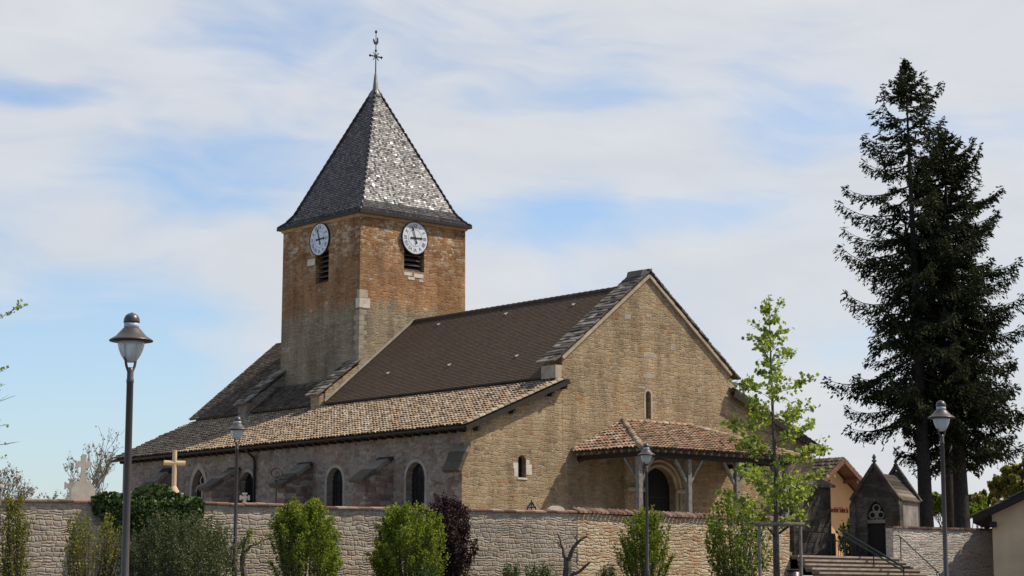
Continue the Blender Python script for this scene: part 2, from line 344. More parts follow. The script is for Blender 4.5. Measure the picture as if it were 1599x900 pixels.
# ------------------------------------------------------------------ mesh building
class MB:
    def __init__(self, shift=(0, 0, 0)):
        self.v = []; self.f = []; self.sh = Vector(shift)

    def add(self, verts, faces):
        b = len(self.v)
        self.v += [tuple(Vector(p) + self.sh) for p in verts]
        self.f += [tuple(b + i for i in f) for f in faces]
        return self

    def poly(self, *pts): return self.add(pts, [tuple(range(len(pts)))])

    def hexa(self, a):   # 8 corners: bottom loop then top loop
        return self.add(a, [(3, 2, 1, 0), (4, 5, 6, 7), (0, 1, 5, 4), (1, 2, 6, 5), (2, 3, 7, 6), (3, 0, 4, 7)])

    def box(self, x0, x1, y0, y1, z0, z1):
        return self.hexa([(x0, y0, z0), (x1, y0, z0), (x1, y1, z0), (x0, y1, z0), (x0, y0, z1), (x1, y0, z1), (x1, y1, z1), (x0, y1, z1)])

    def bar(self, a, b, w, h, up=(0, 0, 1)):
        a = Vector(a); b = Vector(b); d = (b - a).normalized(); s = d.cross(Vector(up))
        if s.length < 1e-4: s = d.cross(Vector((1, 0, 0)))
        s.normalize(); t = s.cross(d); s *= w / 2; t *= h / 2
        return self.hexa([a - s - t, a + s - t, b + s - t, b - s - t, a - s + t, a + s + t, b + s + t, b - s + t])

    def prism(self, pts, off):   # planar loop swept by off
        n = len(pts); off = Vector(off)
        vs = [Vector(p) for p in pts] + [Vector(p) + off for p in pts]
        fs = [tuple(range(n - 1, -1, -1)), tuple(range(n, 2 * n))] + [(i, (i + 1) % n, n + (i + 1) % n, n + i) for i in range(n)]
        return self.add(vs, fs)

    def tube(self, pts, rad, seg=8, cap=True):
        pts = [Vector(p) for p in pts]
        if isinstance(rad, (int, float)): rad = [rad] * len(pts)
        vs = []; fs = []; prev = None
        for i, p in enumerate(pts):
            d = (pts[min(i + 1, len(pts) - 1)] - pts[max(i - 1, 0)]).normalized()
            s = prev if prev is not None else d.orthogonal()
            s = (s - d * s.dot(d)); s = s.normalized() if s.length > 1e-6 else d.orthogonal().normalized(); prev = s
            t = d.cross(s)
            for k in range(seg):
                a = 2 * math.pi * k / seg
                vs.append(p + (s * math.cos(a) + t * math.sin(a)) * rad[i])
        for i in range(len(pts) - 1):
            for k in range(seg):
                fs.append((i * seg + k, i * seg + (k + 1) % seg, (i + 1) * seg + (k + 1) % seg, (i + 1) * seg + k))
        if cap:
            fs.append(tuple(range(seg - 1, -1, -1))); fs.append(tuple(range((len(pts) - 1) * seg, len(pts) * seg)))
        return self.add(vs, fs)

    def lathe(self, prof, c=(0, 0, 0), seg=24):
        return self.tube([(c[0], c[1], c[2] + z) for r, z in prof], [max(r, .001) for r, z in prof], seg) if False else self._lathe(prof, c, seg)

    def _lathe(self, prof, c, seg):
        vs = []; fs = []
        for r, z in prof:
            for k in range(seg):
                a = 2 * math.pi * k / seg
                vs.append((c[0] + r * math.cos(a), c[1] + r * math.sin(a), c[2] + z))
        for i in range(len(prof) - 1):
            for k in range(seg):
                fs.append((i * seg + k, i * seg + (k + 1) % seg, (i + 1) * seg + (k + 1) % seg, (i + 1) * seg + k))
        fs.append(tuple(range(seg - 1, -1, -1))); fs.append(tuple(range((len(prof) - 1) * seg, len(prof) * seg)))
        return self.add(vs, fs)

    def panel(self, outer, holes, fn, depth):
        """A wall sheet with openings: outline and holes in 2D, fn(a, z, d) places them, reveals go in by depth."""
        loops = [outer] + holes
        flat = [p for l in loops for p in l]
        tris = tessellate_polygon([[Vector((a, z, 0)) for a, z in l] for l in loops])
        self.add([fn(a, z, 0) for a, z in flat], [tuple(t) for t in tris])
        for l in holes:
            n = len(l)
            self.add([fn(a, z, 0) for a, z in l] + [fn(a, z, depth) for a, z in l], [(i, (i + 1) % n, n + (i + 1) % n, n + i) for i in range(n)])
        return self

    def build(self, name, mat, parent=None, smooth=False, matrix=None):
        me = bpy.data.meshes.new(name); me.from_pydata(self.v, [], self.f); me.update()
        me.materials.append(M[mat] if isinstance(mat, str) else mat)
        if smooth: me.polygons.foreach_set('use_smooth', [True] * len(me.polygons))
        o = bpy.data.objects.new(name, me); col.objects.link(o)
        if parent: o.parent = parent
        if matrix is not None: o.matrix_local = matrix
        return o


def recalc(o):
    import bmesh
    bm = bmesh.new(); bm.from_mesh(o.data); bmesh.ops.remove_doubles(bm, verts=bm.verts, dist=1e-5)
    bmesh.ops.recalc_face_normals(bm, faces=bm.faces); bm.to_mesh(o.data); bm.free()
    return o


def tag(o, label=None, cat=None, group=None, kind=None):
    if label: o['label'] = label
    if cat: o['category'] = cat
    if group: o['group'] = group
    if kind: o['kind'] = kind
    return o


def empty(name, loc, rz=0, **kw):
    o = bpy.data.objects.new(name, None); col.objects.link(o)
    o.location = loc; o.rotation_euler = (0, 0, rz); o.empty_display_size = .3
    return tag(o, **kw)


def copy_tree(o, parent=None):
    c = o.copy(); col.objects.link(c); c.parent = parent
    for ch in o.children: copy_tree(ch, c)
    return c


def arch(cx, w, z0, zs, n=9, pointed=False):
    """Outline of an arched opening: springing at zs."""
    h = w / 2
    pts = [(cx - h, z0), (cx + h, z0)]
    for i in range(n + 1):
        t = i / n
        if pointed:
            r = w * 1.0
            if t <= .5: a = R(60) * t * 2; pts.append((cx - h + r * math.cos(a), zs + r * math.sin(a)))
            else: a = R(60) * (1 - t) * 2; pts.append((cx + h - r * math.cos(a), zs + r * math.sin(a)))
        else:
            a = math.pi * t; pts.append((cx + h * math.cos(a), zs + h * math.sin(a)))
    return pts


def canal(mb, o, a, s, poly, w=.21, expo=.33, L=.42, seed=1, jit=.012):
    """Half-round tiles laid in columns up a slope; o origin, a along the eave, s up the slope, poly in (along, up)."""
    r_ = random.Random(seed)
    o = Vector(o); a = Vector(a).normalized(); s = Vector(s).normalized(); n = a.cross(s)
    if n.z < 0: n = -n
    xs = [p[0] for p in poly]; ys = [p[1] for p in poly]

    def inside(x, y):
        k = False
        for i in range(len(poly)):
            x1, y1 = poly[i]; x2, y2 = poly[i - 1]
            if (y1 > y) != (y2 > y) and x < (x2 - x1) * (y - y1) / (y2 - y1) + x1: k = not k
        return k
    y = min(ys); row = 0
    while y < max(ys):
        x = min(xs) + w / 2
        while x < max(xs):
            if inside(x, y + expo * .5):
                rr = w * .50 * r_.uniform(.92, 1.05); dx = r_.uniform(-jit, jit); dy = r_.uniform(-.025, .02); dz = r_.uniform(-.006, .010)
                vs = []
                for (t, lift, k) in ((0, .045, 1.0), (L, .005, .84)):
                    for i in range(6):
                        an = math.pi * i / 5
                        vs.append(o + a * (x + dx + math.cos(an) * rr * k) + s * (y + dy + t) + n * (math.sin(an) * rr * .72 * k + lift + dz))
                fs = [(i, i + 1, 7 + i, 6 + i) for i in range(5)]
                mb.add(vs, fs)
                mb.add([vs[0] - n * .0, vs[0] - n * 0, vs[5]], [])
            x += w
        y += expo; row += 1
    return mb


def flat_tiles(mb, o, a, s, poly, w=.2, expo=.14, tilt=1.5, lift=.018, seed=3, gap=.004):
    """Flat lapped tiles, each a hair out of true so that each catches the sky by itself."""
    r_ = random.Random(seed)
    o = Vector(o); a = Vector(a).normalized(); s = Vector(s).normalized(); n = a.cross(s)
    if n.z < 0: n = -n
    y0 = min(p[1] for p in poly); y1 = max(p[1] for p in poly)

    def span(y):
        xs = []
        for i in range(len(poly)):
            xa, ya = poly[i]; xb, yb = poly[i - 1]
            if (ya > y) != (yb > y): xs.append((xb - xa) * (y - ya) / (yb - ya) + xa)
        return (min(xs), max(xs)) if len(xs) > 1 else None
    k = 0; y = y0
    while y < y1 - expo * .3:
        sp = span(y + expo * .5)
        if sp:
            x = sp[0] - (w / 2 if k % 2 else 0)
            while x < sp[1]:
                xa = max(x, sp[0]); xb = min(x + w - gap, sp[1])
                if xb - xa > .03:
                    tx = math.tan(R(r_.gauss(0, tilt))) * (xb - xa) / 2; ty = math.tan(R(r_.gauss(0, tilt * .8))) * expo / 2
                    base = lift
                    vs = [o + a * xa + s * y + n * (base + .012 - tx - ty), o + a * xb + s * y + n * (base + .012 + tx - ty),
                          o + a * xb + s * (y + expo * 1.1) + n * (base - .008 + tx + ty), o + a * xa + s * (y + expo * 1.1) + n * (base - .008 - tx + ty),
                          o + a * xa + s * y, o + a * xb + s * y]
                    mb.add(vs, [(0, 1, 2, 3), (4, 5, 1, 0)])
                x += w
        y += expo; k += 1
    return mb


def leaves(name, P, size, mat, parent, up=.3, aspect=1.0, dirs=None, seed=0):
    """Many small leaf faces at the points P."""
    g = np.random.default_rng(seed)
    P = np.asarray(P, float); n = len(P)
    size = np.broadcast_to(np.asarray(size, float), (n,)) * g.uniform(.7, 1.3, n)
    if dirs is None:
        d = g.normal(size=(n, 3)); d[:, 2] += up
    else:
        d = np.asarray(dirs, float) + g.normal(size=(n, 3)) * .35
    d /= np.linalg.norm(d, axis=1)[:, None] + 1e-9
    q = g.normal(size=(n, 3)); e = np.cross(d, q); e /= np.linalg.norm(e, axis=1)[:, None] + 1e-9
    f = np.cross(d, e) * .12
    a = d * size[:, None]; b = e * (size * aspect * .5)[:, None]; c = f * size[:, None]
    V = np.empty((n, 4, 3)); V[:, 0] = P - a * .5; V[:, 1] = P + b + c; V[:, 2] = P + a * .5; V[:, 3] = P - b + c
    me = bpy.data.meshes.new(name)
    me.vertices.add(n * 4); me.vertices.foreach_set('co', V.ravel())
    me.loops.add(n * 4); me.loops.foreach_set('vertex_index', np.arange(n * 4, dtype=np.int32))
    me.polygons.add(n); me.polygons.foreach_set('loop_start', np.arange(0, n * 4, 4, dtype=np.int32))
    me.polygons.foreach_set('loop_total', np.full(n, 4, dtype=np.int32))
    me.update(calc_edges=True); me.validate()
    me.materials.append(M[mat])
    o = bpy.data.objects.new(name, me); col.objects.link(o)
    if parent: o.parent = parent
    return o


def at(x, y, Y):
    """World point on the photograph's ray through (x, y) at forward distance Y."""
    d = pxdir(x, y); t = Y / d.y
    return Vector((d.x * t, Y, EYE + d.z * t))


def ground_z(Y):
    return EYE + float(np.interp(Y, [0, 28.8, 46.6, 61, 75, 400], [-1.6, -1.2, -.75, .05, .10, .10]))


# ------------------------------------------------------------------ ground, terrace, steps
def grid_ground():
    mb = MB(); Ys = [-60, 0, 28.8, 46.6, 61, 75, 130, 400, 3000]
    for a, b in zip(Ys, Ys[1:]):
        w = 2500
        mb.poly((-w, a, ground_z(a)), (w, a, ground_z(a)), (w, b, ground_z(b)), (-w, b, ground_z(b)))
    o = mb.build('ground', 'asphalt'); recalc(o); tag(o, kind='structure'); return o


grid_ground()
CH = 1.78 + EYE                                   # level of the churchyard
WC = Vector((2.28, 74.1, 0))                      # where the boundary wall turns
D1 = Vector((math.cos(R(29)), math.sin(R(29)), 0))
D2 = Vector((math.cos(R(45)), math.sin(R(45)), 0))
N2 = Vector((D2.y, -D2.x, 0))
WL = WC - D1 * 58
WE = WC + D2 * 12.2
S0 = WE + D2 * .05
S1 = S0 + D2 * 7.0
D3 = Vector((math.cos(R(32)), math.sin(R(32)), 0))
RW0 = S1 + Vector((-.05, -.25, 0))
RW1 = RW0 + D3 * 14
mb = MB()
back = 150
loop = [WL + Vector((-.1, .2, 0)), WC + Vector((-.1, .22, 0)), WE + Vector((-.2, .2, 0)), S0 - N2 * .02, S1 - N2 * .02, RW0 + Vector((0, .3, 0)), RW1 + Vector((0, .3, 0)), Vector((60, back, 0)), Vector((-90, back, 0)), Vector((-90, 60, 0))]
loop = [Vector((p.x, p.y, CH)) for p in loop]
tr = tessellate_polygon([loop]); mb.add(loop, [tuple(t) for t in tr])
tag(mb.build('churchyard_ground', 'gravel'), kind='structure')
# planted bed at the foot of the boundary wall
mb = MB()
z = ground_z(70) + .02
for a, b in ((WL, WC), (WC, WE)):
    d = (b - a).normalized(); n = Vector((d.y, -d.x, 0))
    mb.poly(*[Vector((p.x, p.y, ground_z(p.y) + .03)) for p in (a + n * 4, b + n * 4, b, a)])
tag(mb.build('planting_bed', 'soil'), kind='structure')

st = empty('stone_steps', (S0.x, S0.y, ground_z(80)), R(45), label='broad flight of worn stone steps up to the churchyard', cat='steps')
rise = (CH - ground_z(80)) / 10
for k in range(10):
    rs2 = MB(); mb = MB(); y0 = -.33 * (9 - k) - .33; zt = rise * (k + 1)
    # tread slabs with open joints
    x = -.4 if k < 8 else 0
    while x < 6.95:
        L = min(rng.uniform(1.1, 1.9), 7.0 - x)
        j = rng.uniform(-.012, .012)
        mb.box(x + .004, x + L - .004, y0 - .03 + j, y0 + .34, zt - .075, zt - .002 + j * .3)
        rs2.box(x + .004, x + L - .004, y0 + .03 + j, y0 + .30, zt - rise - .02 if k == 0 else zt - rise, zt - .078)
        x += L
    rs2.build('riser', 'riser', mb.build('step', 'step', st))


# ------------------------------------------------------------------ boundary walls
def wall(name, a, b, mat, ztop, label, thick=.45, coping='flat', zb=None, cop_mat='tile_coping', seed=1):
    d = (b - a); L = d.length; rz = math.atan2(d.y, d.x); base = min(ground_z(a.y), ground_z(b.y)) - .4
    e = empty(name, (a.x, a.y, base), rz, label=label, cat='wall')
    r_ = random.Random(seed); H = ztop - base
    # face with a slightly uneven top and surface
    wv_ = lambda x: .022 * math.sin(x * .55 + seed) + .014 * math.sin(x * 1.7 + 2 * seed)
    mb = MB(); n = max(2, int(L / .9)); m = 10
    off = [[r_.uniform(-.022, .022) for _ in range(m + 1)] for _ in range(n + 1)]
    for side, y in ((0, 0), (1, thick)):
        vs = [(L * i / n, y + (off[i][j] if not side else 0), H * j / m + wv_(L * i / n) * j / m) for i in range(n + 1) for j in range(m + 1)]
        fs = [(i * (m + 1) + j, (i + 1) * (m + 1) + j, (i + 1) * (m + 1) + j + 1, i * (m + 1) + j + 1) for i in range(n) for j in range(m)]
        mb.add(vs, fs if not side else [f[::-1] for f in fs])
    mb.poly((0, -.02, H - .01), (L, -.02, H - .01), (L, thick, H - .01), (0, thick, H - .01))
    mb.poly((0, 0, 0), (0, 0, H), (0, thick, H), (0, thick, 0)); mb.poly((L, 0, 0), (L, thick, 0), (L, thick, H), (L, 0, H))
    mb.build('masonry', mat, e)
    mb = MB()
    if coping == 'flat':
        x = 0
        while x < L:
            w = r_.uniform(.35, .5); w = min(w, L - x)
            j = r_.uniform(-.012, .012) + wv_(x); j2 = r_.uniform(-.02, .02)
            mb.hexa([(x, -.07 + j2, H + j), (x + w - .01, -.07 + j2, H + j), (x + w - .01, thick + .06, H + j), (x, thick + .06, H + j),
                     (x, -.07 + j2, H + .05 + j), (x + w - .01, -.07 + j2, H + .05 + j), (x + w - .01, thick * .5, H + .10 + j), (x, thick * .5, H + .10 + j)])
            x += w
    elif coping == 'brick':
        x = 0
        while x < L:
            j = r_.uniform(-.008, .008); mb.box(x, x + .095, -.05 + j, thick + .04, H - .005, H + .075 + j); x += .115
        mb.box(0, L, -.02, thick, H - .008, H + .05)
    else:
        x = .1
        while x < L:
            rr = .095 * r_.uniform(.92, 1.06); j = r_.uniform(-.012, .012)
            vs = []
            for (y, zz, k) in ((-.13 + j, H + .005, 1.0), (thick * .55, H + .15, .85)):
                for i in range(7):
                    an = math.pi * i / 6
                    vs.append((x + math.cos(an) * rr * k, y, zz + math.sin(an) * rr * .95 * k))
            mb.add(vs, [(i, i + 1, 8 + i, 7 + i) for i in range(6)] + [tuple(range(6, -1, -1))])
            x += .23
        mb.box(0, L, .0, thick + .04, H - .008, H + .04)
        mb.hexa([(0, -.03, H + .003), (L, -.03, H + .003), (L, thick, H + .003), (0, thick, H + .003), (0, -.02, H + .03), (L, -.02, H + .03), (L, thick * .6, H + .15), (0, thick * .6, H + .15)])
    mb.build('coping', cop_mat, e)
    return e


WT = 3.12 + EYE
wall('boundary_wall', WL, WC, 'wall_pink', WT - .08, 'long pinkish grey rubble boundary wall with thin flat red coping', seed=2)
wall('boundary_wall', WC + D2 * .02, WE, 'wall_gold', WT - .05, 'golden yellow rubble wall capped with rounded red tiles in front of the porch', coping='tile', seed=3)
rwall = wall('retaining_wall', RW0, RW1, 'wall_pale', 3.02 + EYE - .02, 'pale whitish rubble wall with brick coping right of the steps', coping='brick', seed=4)

# ------------------------------------------------------------------ the church (local frame: x along the west front, y along the nave)
ZB = 1.78
PSI = R(40.762)
CO = Vector((-1.623, 82.094, CH))
church = empty('church', CO, PSI, label='old stone village church with square clock tower, pointed slate spire and timber porch', cat='church')
S = (0, 0, -ZB)
MID = 9.85; T0 = MID - 3.25; T1 = MID + 3.25; V1 = 16.29; V2 = V1 + 6.5; LA = 26.6; LN = 27.9; B0 = 4.85; B1 = 14.85; CR = 20.2
ZF = ZB - .6


def C(): return MB(S)


# west front with its openings
fac_holes = [arch(2.67, .42, 4.88, 5.56), arch(9.78, .30, 7.64, 8.66)]
outer = [(CR, ZF), (CR, 6.86), (B1, 9.12), (B1, 9.97), (MID, 13.86), (B0, 9.97), (B0, 8.95), (0, 6.95), (0, 5.98), (-.44, 5.14), (-.44, ZF)]
mb = C().panel(outer, fac_holes, lambda a, z, d: (a, d, z), .34)
mb.prism([(B0, .9, 9.0), (B0, .9, 9.97), (MID, .9, 13.86), (B1, .9, 9.97), (B1, .9, 9.0)], (0, .004, 0))
mb.poly((B0, 0, 8.0), (B0, .9, 8.0), (B0, .9, 9.97), (B0, 0, 9.97)); mb.poly((B1, 0, 8.0), (B1, 0, 9.97), (B1, .9, 9.97), (B1, .9, 8.0))
mb.build('west_front', 'facade', church)
# left aisle wall
wins = [(3.50, 1.22, 4.95), (9.03, 1.15, 5.02), (15.75, 1.12, 5.16)]
side_holes = [arch(c, w, 3.05, zs) for c, w, zs in wins] + [arch(19.75, 1.15, 3.4, 5.05, 12, True)]
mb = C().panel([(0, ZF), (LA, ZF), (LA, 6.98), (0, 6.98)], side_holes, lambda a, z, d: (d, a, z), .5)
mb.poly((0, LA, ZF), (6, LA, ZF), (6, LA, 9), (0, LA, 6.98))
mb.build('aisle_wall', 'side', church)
# far right aisle wall and the plain back walls
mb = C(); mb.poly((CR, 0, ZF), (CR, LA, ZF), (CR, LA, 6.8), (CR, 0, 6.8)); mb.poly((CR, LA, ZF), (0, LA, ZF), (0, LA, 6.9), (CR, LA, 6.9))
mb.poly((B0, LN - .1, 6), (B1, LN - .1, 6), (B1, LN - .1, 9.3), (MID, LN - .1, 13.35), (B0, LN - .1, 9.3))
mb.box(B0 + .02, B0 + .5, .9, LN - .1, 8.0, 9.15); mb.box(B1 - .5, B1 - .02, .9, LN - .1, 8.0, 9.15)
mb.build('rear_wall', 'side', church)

# windows: glass set deep in the reveal, leaded bars, a dressed surround on the wall face
for i, (c, w, zs) in enumerate(wins):
    g = C(); g.add([(.30, a, z) for a, z in arch(c, w - .02, 3.05, zs)], [tuple(range(12))]); win = g.build('window', 'glass', church)
    b = C()
    for k in range(1, 4): b.box(.275, .29, c - w / 2 + w * k / 4 - .008, c - w / 2 + w * k / 4 + .008, 3.05, zs + .45)
    for k in range(7): b.box(.272, .287, c - w / 2, c + w / 2, 3.2 + k * .36, 3.215 + k * .36)
    b.build('glazing_bar', 'iron', win)
    o_ = arch(c, w + .28, 3.05, zs, 9)[1:]; i_ = arch(c, w, 3.05, zs, 9)[1:]
    s_ = C(); n = len(o_)
    o_.append((c - w / 2 - .14, 3.05)); i_.append((c - w / 2, 3.05)); n += 1
    s_.add([(-.008, a, z) for a, z in o_] + [(-.008, a, z) for a, z in i_], [(k, k + 1, n + k + 1, n + k) for k in range(n - 1)])
    s_.build('surround', 'side_trim', win)
g = C(); g.add([(.30, a, z) for a, z in arch(19.75, 1.14, 3.4, 5.05, 12, True)], [tuple(range(15))]); pw = g.build('pointed_window', 'glass', church)
b = C(); b.box(.2, .3, 19.70, 19.80, 3.4, 5.3)
for cx in (19.47, 20.03):
    pts = [(.24, cx + .26 * math.cos(R(a)), 5.0 + .30 * math.sin(R(a))) for a in range(0, 181, 20)]; b.tube(pts, .04, 5)
b.tube([(.24, 19.75 + .2 * math.cos(R(a)), 5.52 + .2 * math.sin(R(a))) for a in range(0, 361, 30)], .04, 5)
b.build('tracery', 'dressed_grey', pw)
o_ = arch(19.75, 1.15 + .36, 3.4, 5.05, 12, True)[1:]; i_ = arch(19.75, 1.15, 3.4, 5.05, 12, True)[1:]
n = len(o_); s_ = C(); s_.add([(-.008, a, z) for a, z in o_] + [(-.008, a, z) for a, z in i_], [(k, k + 1, n + k + 1, n + k) for k in range(n - 1)])
s_.build('surround', 'side_trim', pw)
# slit windows of the west front
for (c, w, z0, zs) in ((2.67, .42, 4.88, 5.56), (9.78, .30, 7.64, 8.66)):
    g = C(); g.add([(a, .26, z) for a, z in arch(c, w, z0, zs)], [tuple(range(12))]); win = g.build('slit_window', 'glass', church)
    b = C()
    if c < 5:
        for x0, x1, za, zb_ in ((c - .46, c - .214, 5.22, 5.46), (c - .42, c - .214, 4.90, 5.215), (c + .214, c + .52, 5.0, 5.42), (c + .214, c + .40, 5.425, 5.6)):
            b.box(x0, x1, -.012, .2, za, zb_)
        b.box(c - .26, c + .26, -.03, .2, 4.80, 4.877)
        b.build('jamb_stone', 'whitestone', win)
    else:
        for k in range(7): b.box(c - .15, c + .15, .22, .24, z0 + .05 + k * .15, z0 + .062 + k * .15)
        b.box(c - .006, c + .006, .222, .238, z0, 8.8); b.build('glazing_bar', 'iron', win)
        b = C(); o_ = arch(c, w + .22, z0, zs)[1:]; i_ = arch(c, w, z0, zs)[1:]; n = len(o_)
        o_.append((c - w / 2 - .11, z0)); i_.append((c - w / 2, z0)); n += 1
        b.add([(a, -.01, z) for a, z in o_] + [(a, -.01, z) for a, z in i_], [(k, k + 1, n + k + 1, n + k) for k in range(n - 1)])
        b.build('surround', 'dressed', win)
# odd pale and dark blocks set in the gable
mb = C()
for (x, z, w, h) in ((8.6, 11.9, .35, .2), (9.85, 12.05, .3, .14), (9.9, 10.35, .75, .16), (9.85, 9.0 + .45, .7, .16), (11.3, 10.75, .3, .16), (9.4, 8.95, .4, .1), (12.9, 9.0, .2, .18)):
    C().box(x - w / 2, x + w / 2, -.008, .1, z - h / 2, z + h / 2).build('gable_block', 'dressed_grey', church)
mb = C()
for k in range(19):                                # corner stones of the west front
    z0 = 2.0 + k * .262
    if z0 > 6.5: break
    w = .52 if k % 2 else .30
    if z0 > 5.7: mb.box(-.006, w, -.006, .40 if k % 2 else .6, z0, z0 + .25)
mb.build('quoin', 'facade', church); mb = C()
for k in range(30):
    z0 = 1.9 + k * .25; w = .5 if k % 2 else .3
    if z0 < 9.6: mb.box(B0 - (.006 if z0 > 9.0 else -.02), B0 + w, -.006, .3, z0, z0 + .24)
mb.build('quoin', 'facade', church)


# buttresses against the side wall: sloping slab cap over a reddish body
def buttress(v0, v1, out, zlow, ztop, mat='reddish'):
    mb = C()
    mb.prism([(.0, v0, ZF), (-out, v0, ZF), (-out, v0, zlow), (0, v0, ztop)], (0, v1 - v0, 0))
    b = mb.build('buttress', mat, church)
    c = C(); d = Vector((out, 0, ztop - zlow)).normalized(); L = math.hypot(out, ztop - zlow) + .16
    st_ = Vector((-out, 0, zlow)) - d * .16; nn = Vector((-d.z, 0, d.x))
    y = 0; k = 0
    while y < L:
        ll = min(rng.uniform(.34, .5), L - y)
        a = st_ + d * y + nn * (.02 + .012 * (k % 2)); b2 = st_ + d * (y + ll - .01) + nn * (.02 + .012 * (k % 2))
        p = [(a.x, v0 - .07, a.z), (a.x, v1 + .07, a.z), (b2.x, v1 + .07, b2.z), (b2.x, v0 - .07, b2.z)]
        c.hexa([Vector(q) for q in p] + [Vector(q) + nn * rng.uniform(.14, .19) for q in p]); y += ll; k += 1
    c.build('buttress_cap', 'capstone', b)


buttress(.006, .90, .44, 5.12, 5.96)
buttress(4.95, 5.75, 1.45, 4.82, 5.72)
buttress(10.65, 11.45, 1.45, 4.85, 5.75)
buttress(16.25, 17.0, 1.5, 4.92, 5.8)
buttress(21.9, 22.65, 1.6, 4.9, 6.05)
# heavy dark corner buttress at the right end of the west front
mb = C(); mb.box(17.9, 20.45, -.82, .7, ZF, 5.05); mb.box(17.78, 20.55, -.95, .72, ZF, 3.0)
mb.prism([(17.9, -.82, 5.05), (20.45, -.82, 5.05), (20.45, .7, 5.55), (17.9, .7, 5.55)], (0, 0, .01))
mb.prism([(20.45, -.82, 5.05), (20.45, .7, 5.05), (20.45, .7, 5.55)], (-2.55, 0, 0))
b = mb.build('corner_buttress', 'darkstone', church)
c = C(); c.hexa([(17.8, -.98, 5.05), (20.6, -.98, 5.05), (20.6, .0, 5.42), (17.8, .0, 5.42), (17.8, -.98, 5.17), (20.6, -.98, 5.17), (20.6, .0, 5.56), (17.8, .0, 5.56)]); c.build('buttress_cap', 'capstone', b)

# aisle roofs
SL = Vector((B0 + .45, 0, 8.98 - 6.80)); sl = SL.length
rb = C().prism([(-.45, -.32, 6.78), (-.45, LA + .3, 6.78), (B0, LN, 8.96), (B0, -.32, 8.96)], (0, 0, -.05)).build('aisle_roof', 'underlay', church)
k = (LN - LA - .3) / sl
cb_ = C(); canal(cb_, (-.50, -.34, 6.80), (0, 1, 0), SL, [(0, 0), (LA + .62, 0), (LN + .34, sl), (0, sl)], .215, .335, seed=5)
cb_.build('roof_tile', 'tile_aisle', rb)
sh = C()                                            # edge course along the verge, one tile after another
for i in range(17):
    t = i / 17.0; p = Vector((-.5, -.30, 6.86)).lerp(Vector((B0 + .05, -.30, 9.04)), t); d = SL.normalized()
    vs = []
    for (tt, kk) in ((0, 1.0), (.42, .85)):
        for j in range(6):
            an = math.pi * j / 5; q = p + d * tt
            vs.append((q.x, q.y + math.cos(an) * .12 * kk, q.z + math.sin(an) * .10 * kk + (.03 if tt == 0 else 0)))
    sh.add(vs, [(j, j + 1, 7 + j, 6 + j) for j in range(5)] + [(5, 4, 3, 2, 1, 0)])
sh.build('verge_tile', 'tile_aisle', rb)
# right aisle roof
rr = C().prism([(CR + .45, -.32, 6.80), (CR + .45, LA + .3, 6.80), (B1, LA + .3, 9.14), (B1, -.32, 9.14)], (0, 0, -.05)).build('aisle_roof', 'underlay', church)
SR = Vector((B1 - CR - .5, 0, 9.16 - 6.8)); cb_ = C(); canal(cb_, (CR + .5, -.34, 6.82), (0, 1, 0), SR, [(0, 0), (LA + .6, 0), (LA + .6, SR.length), (0, SR.length)], .215, .335, seed=6)
cb_.build('roof_tile', 'tile_old', rr)
# dark verge boards, purlin ends, soffit
vb = C(); vb.bar((CR + .5, -.34, 6.68), (B1 - .1, -.34, 9.02), .05, .34); vb.prism([(CR + .45, -.30, 6.72), (CR + .45, .0, 6.72), (B1, .0, 9.06), (B1, -.30, 9.06)], (0, 0, -.03)); vb.build('verge_board', 'darkwood', church)
vb = C(); vb.bar((-.5, -.34, 6.68), (B0 + .12, -.34, 8.88), .05, .20)
vb.prism([(-.45, -.30, 6.72), (-.45, .0, 6.72), (B0, .0, 8.90), (B0, -.30, 8.90)], (0, 0, -.03))
for x, z in ((.12, 6.62), (1.95, 7.40), (4.0, 8.22), (4.72, 8.56)): vb.box(x, x + .15, -.31, .02, z, z + .16)
vb.build('verge_board', 'darkwood', church)
ev = C(); ev.prism([(-.42, -.28, 6.72), (.0, -.28, 6.90), (.0, LA, 6.90), (-.42, LA, 6.72)], (0, 0, -.03))
for i in range(46): ev.box(-.40, .02, .3 + i * .575, .38 + i * .575, 6.58, 6.70)
ev.build('eave_soffit', 'darkwood', church)
gt = C(); vs = []
for yy in (-.28, LA + .25):
    for j in range(7):
        an = math.pi + math.pi * j / 6; vs.append((-.50 + math.cos(an) * .08, yy, 6.76 + math.sin(an) * .09))
gt.add(vs, [(j, j + 1, 8 + j, 7 + j) for j in range(6)])
gt.build('gutter', 'gutter', church)
dp = C(); dp.tube([(-.50, 15.02, 6.70), (-.50, 15.02, 6.58), (-.12, 15.02, 6.30), (-.09, 15.02, 6.1), (-.09, 15.02, ZF)], .06, 8)
dp.build('downpipe', 'gutter', church, True)

# nave roof, left and right slopes, broken by the tower
RZ = 13.42; EZ = 9.14
nsl = Vector((MID - B0 + .25, 0, RZ - EZ)); nl = nsl.length
nb = C()
nb.prism([(B0 - .25, .9, EZ), (B0 - .25, V1, EZ), (MID, V1, RZ), (MID, .9, RZ)], (0, 0, -.06)); nb.prism([(B1 + .25, .9, EZ), (MID, .9, RZ), (MID, V1, RZ), (B1 + .25, V1, EZ)], (0, 0, -.06))
nave = nb.build('nave_roof', 'underlay', church)
ft = C(); flat_tiles(ft, (B0 - .25, .9, EZ), (0, 1, 0), nsl, [(0, 0), (V1 - .9, 0), (V1 - .9, nl), (0, nl)], .19, .125, .45, .004, seed=9)
flat_tiles(ft, (B1 + .25, .9, EZ), (0, 1, 0), Vector((-nsl.x, 0, nsl.z)), [(0, 0), (V1 - .9, 0), (V1 - .9, nl), (0, nl)], .19, .125, .8, .012, seed=10)
ft.build('roof_tile', 'tile_flat', nave)
rg = C()
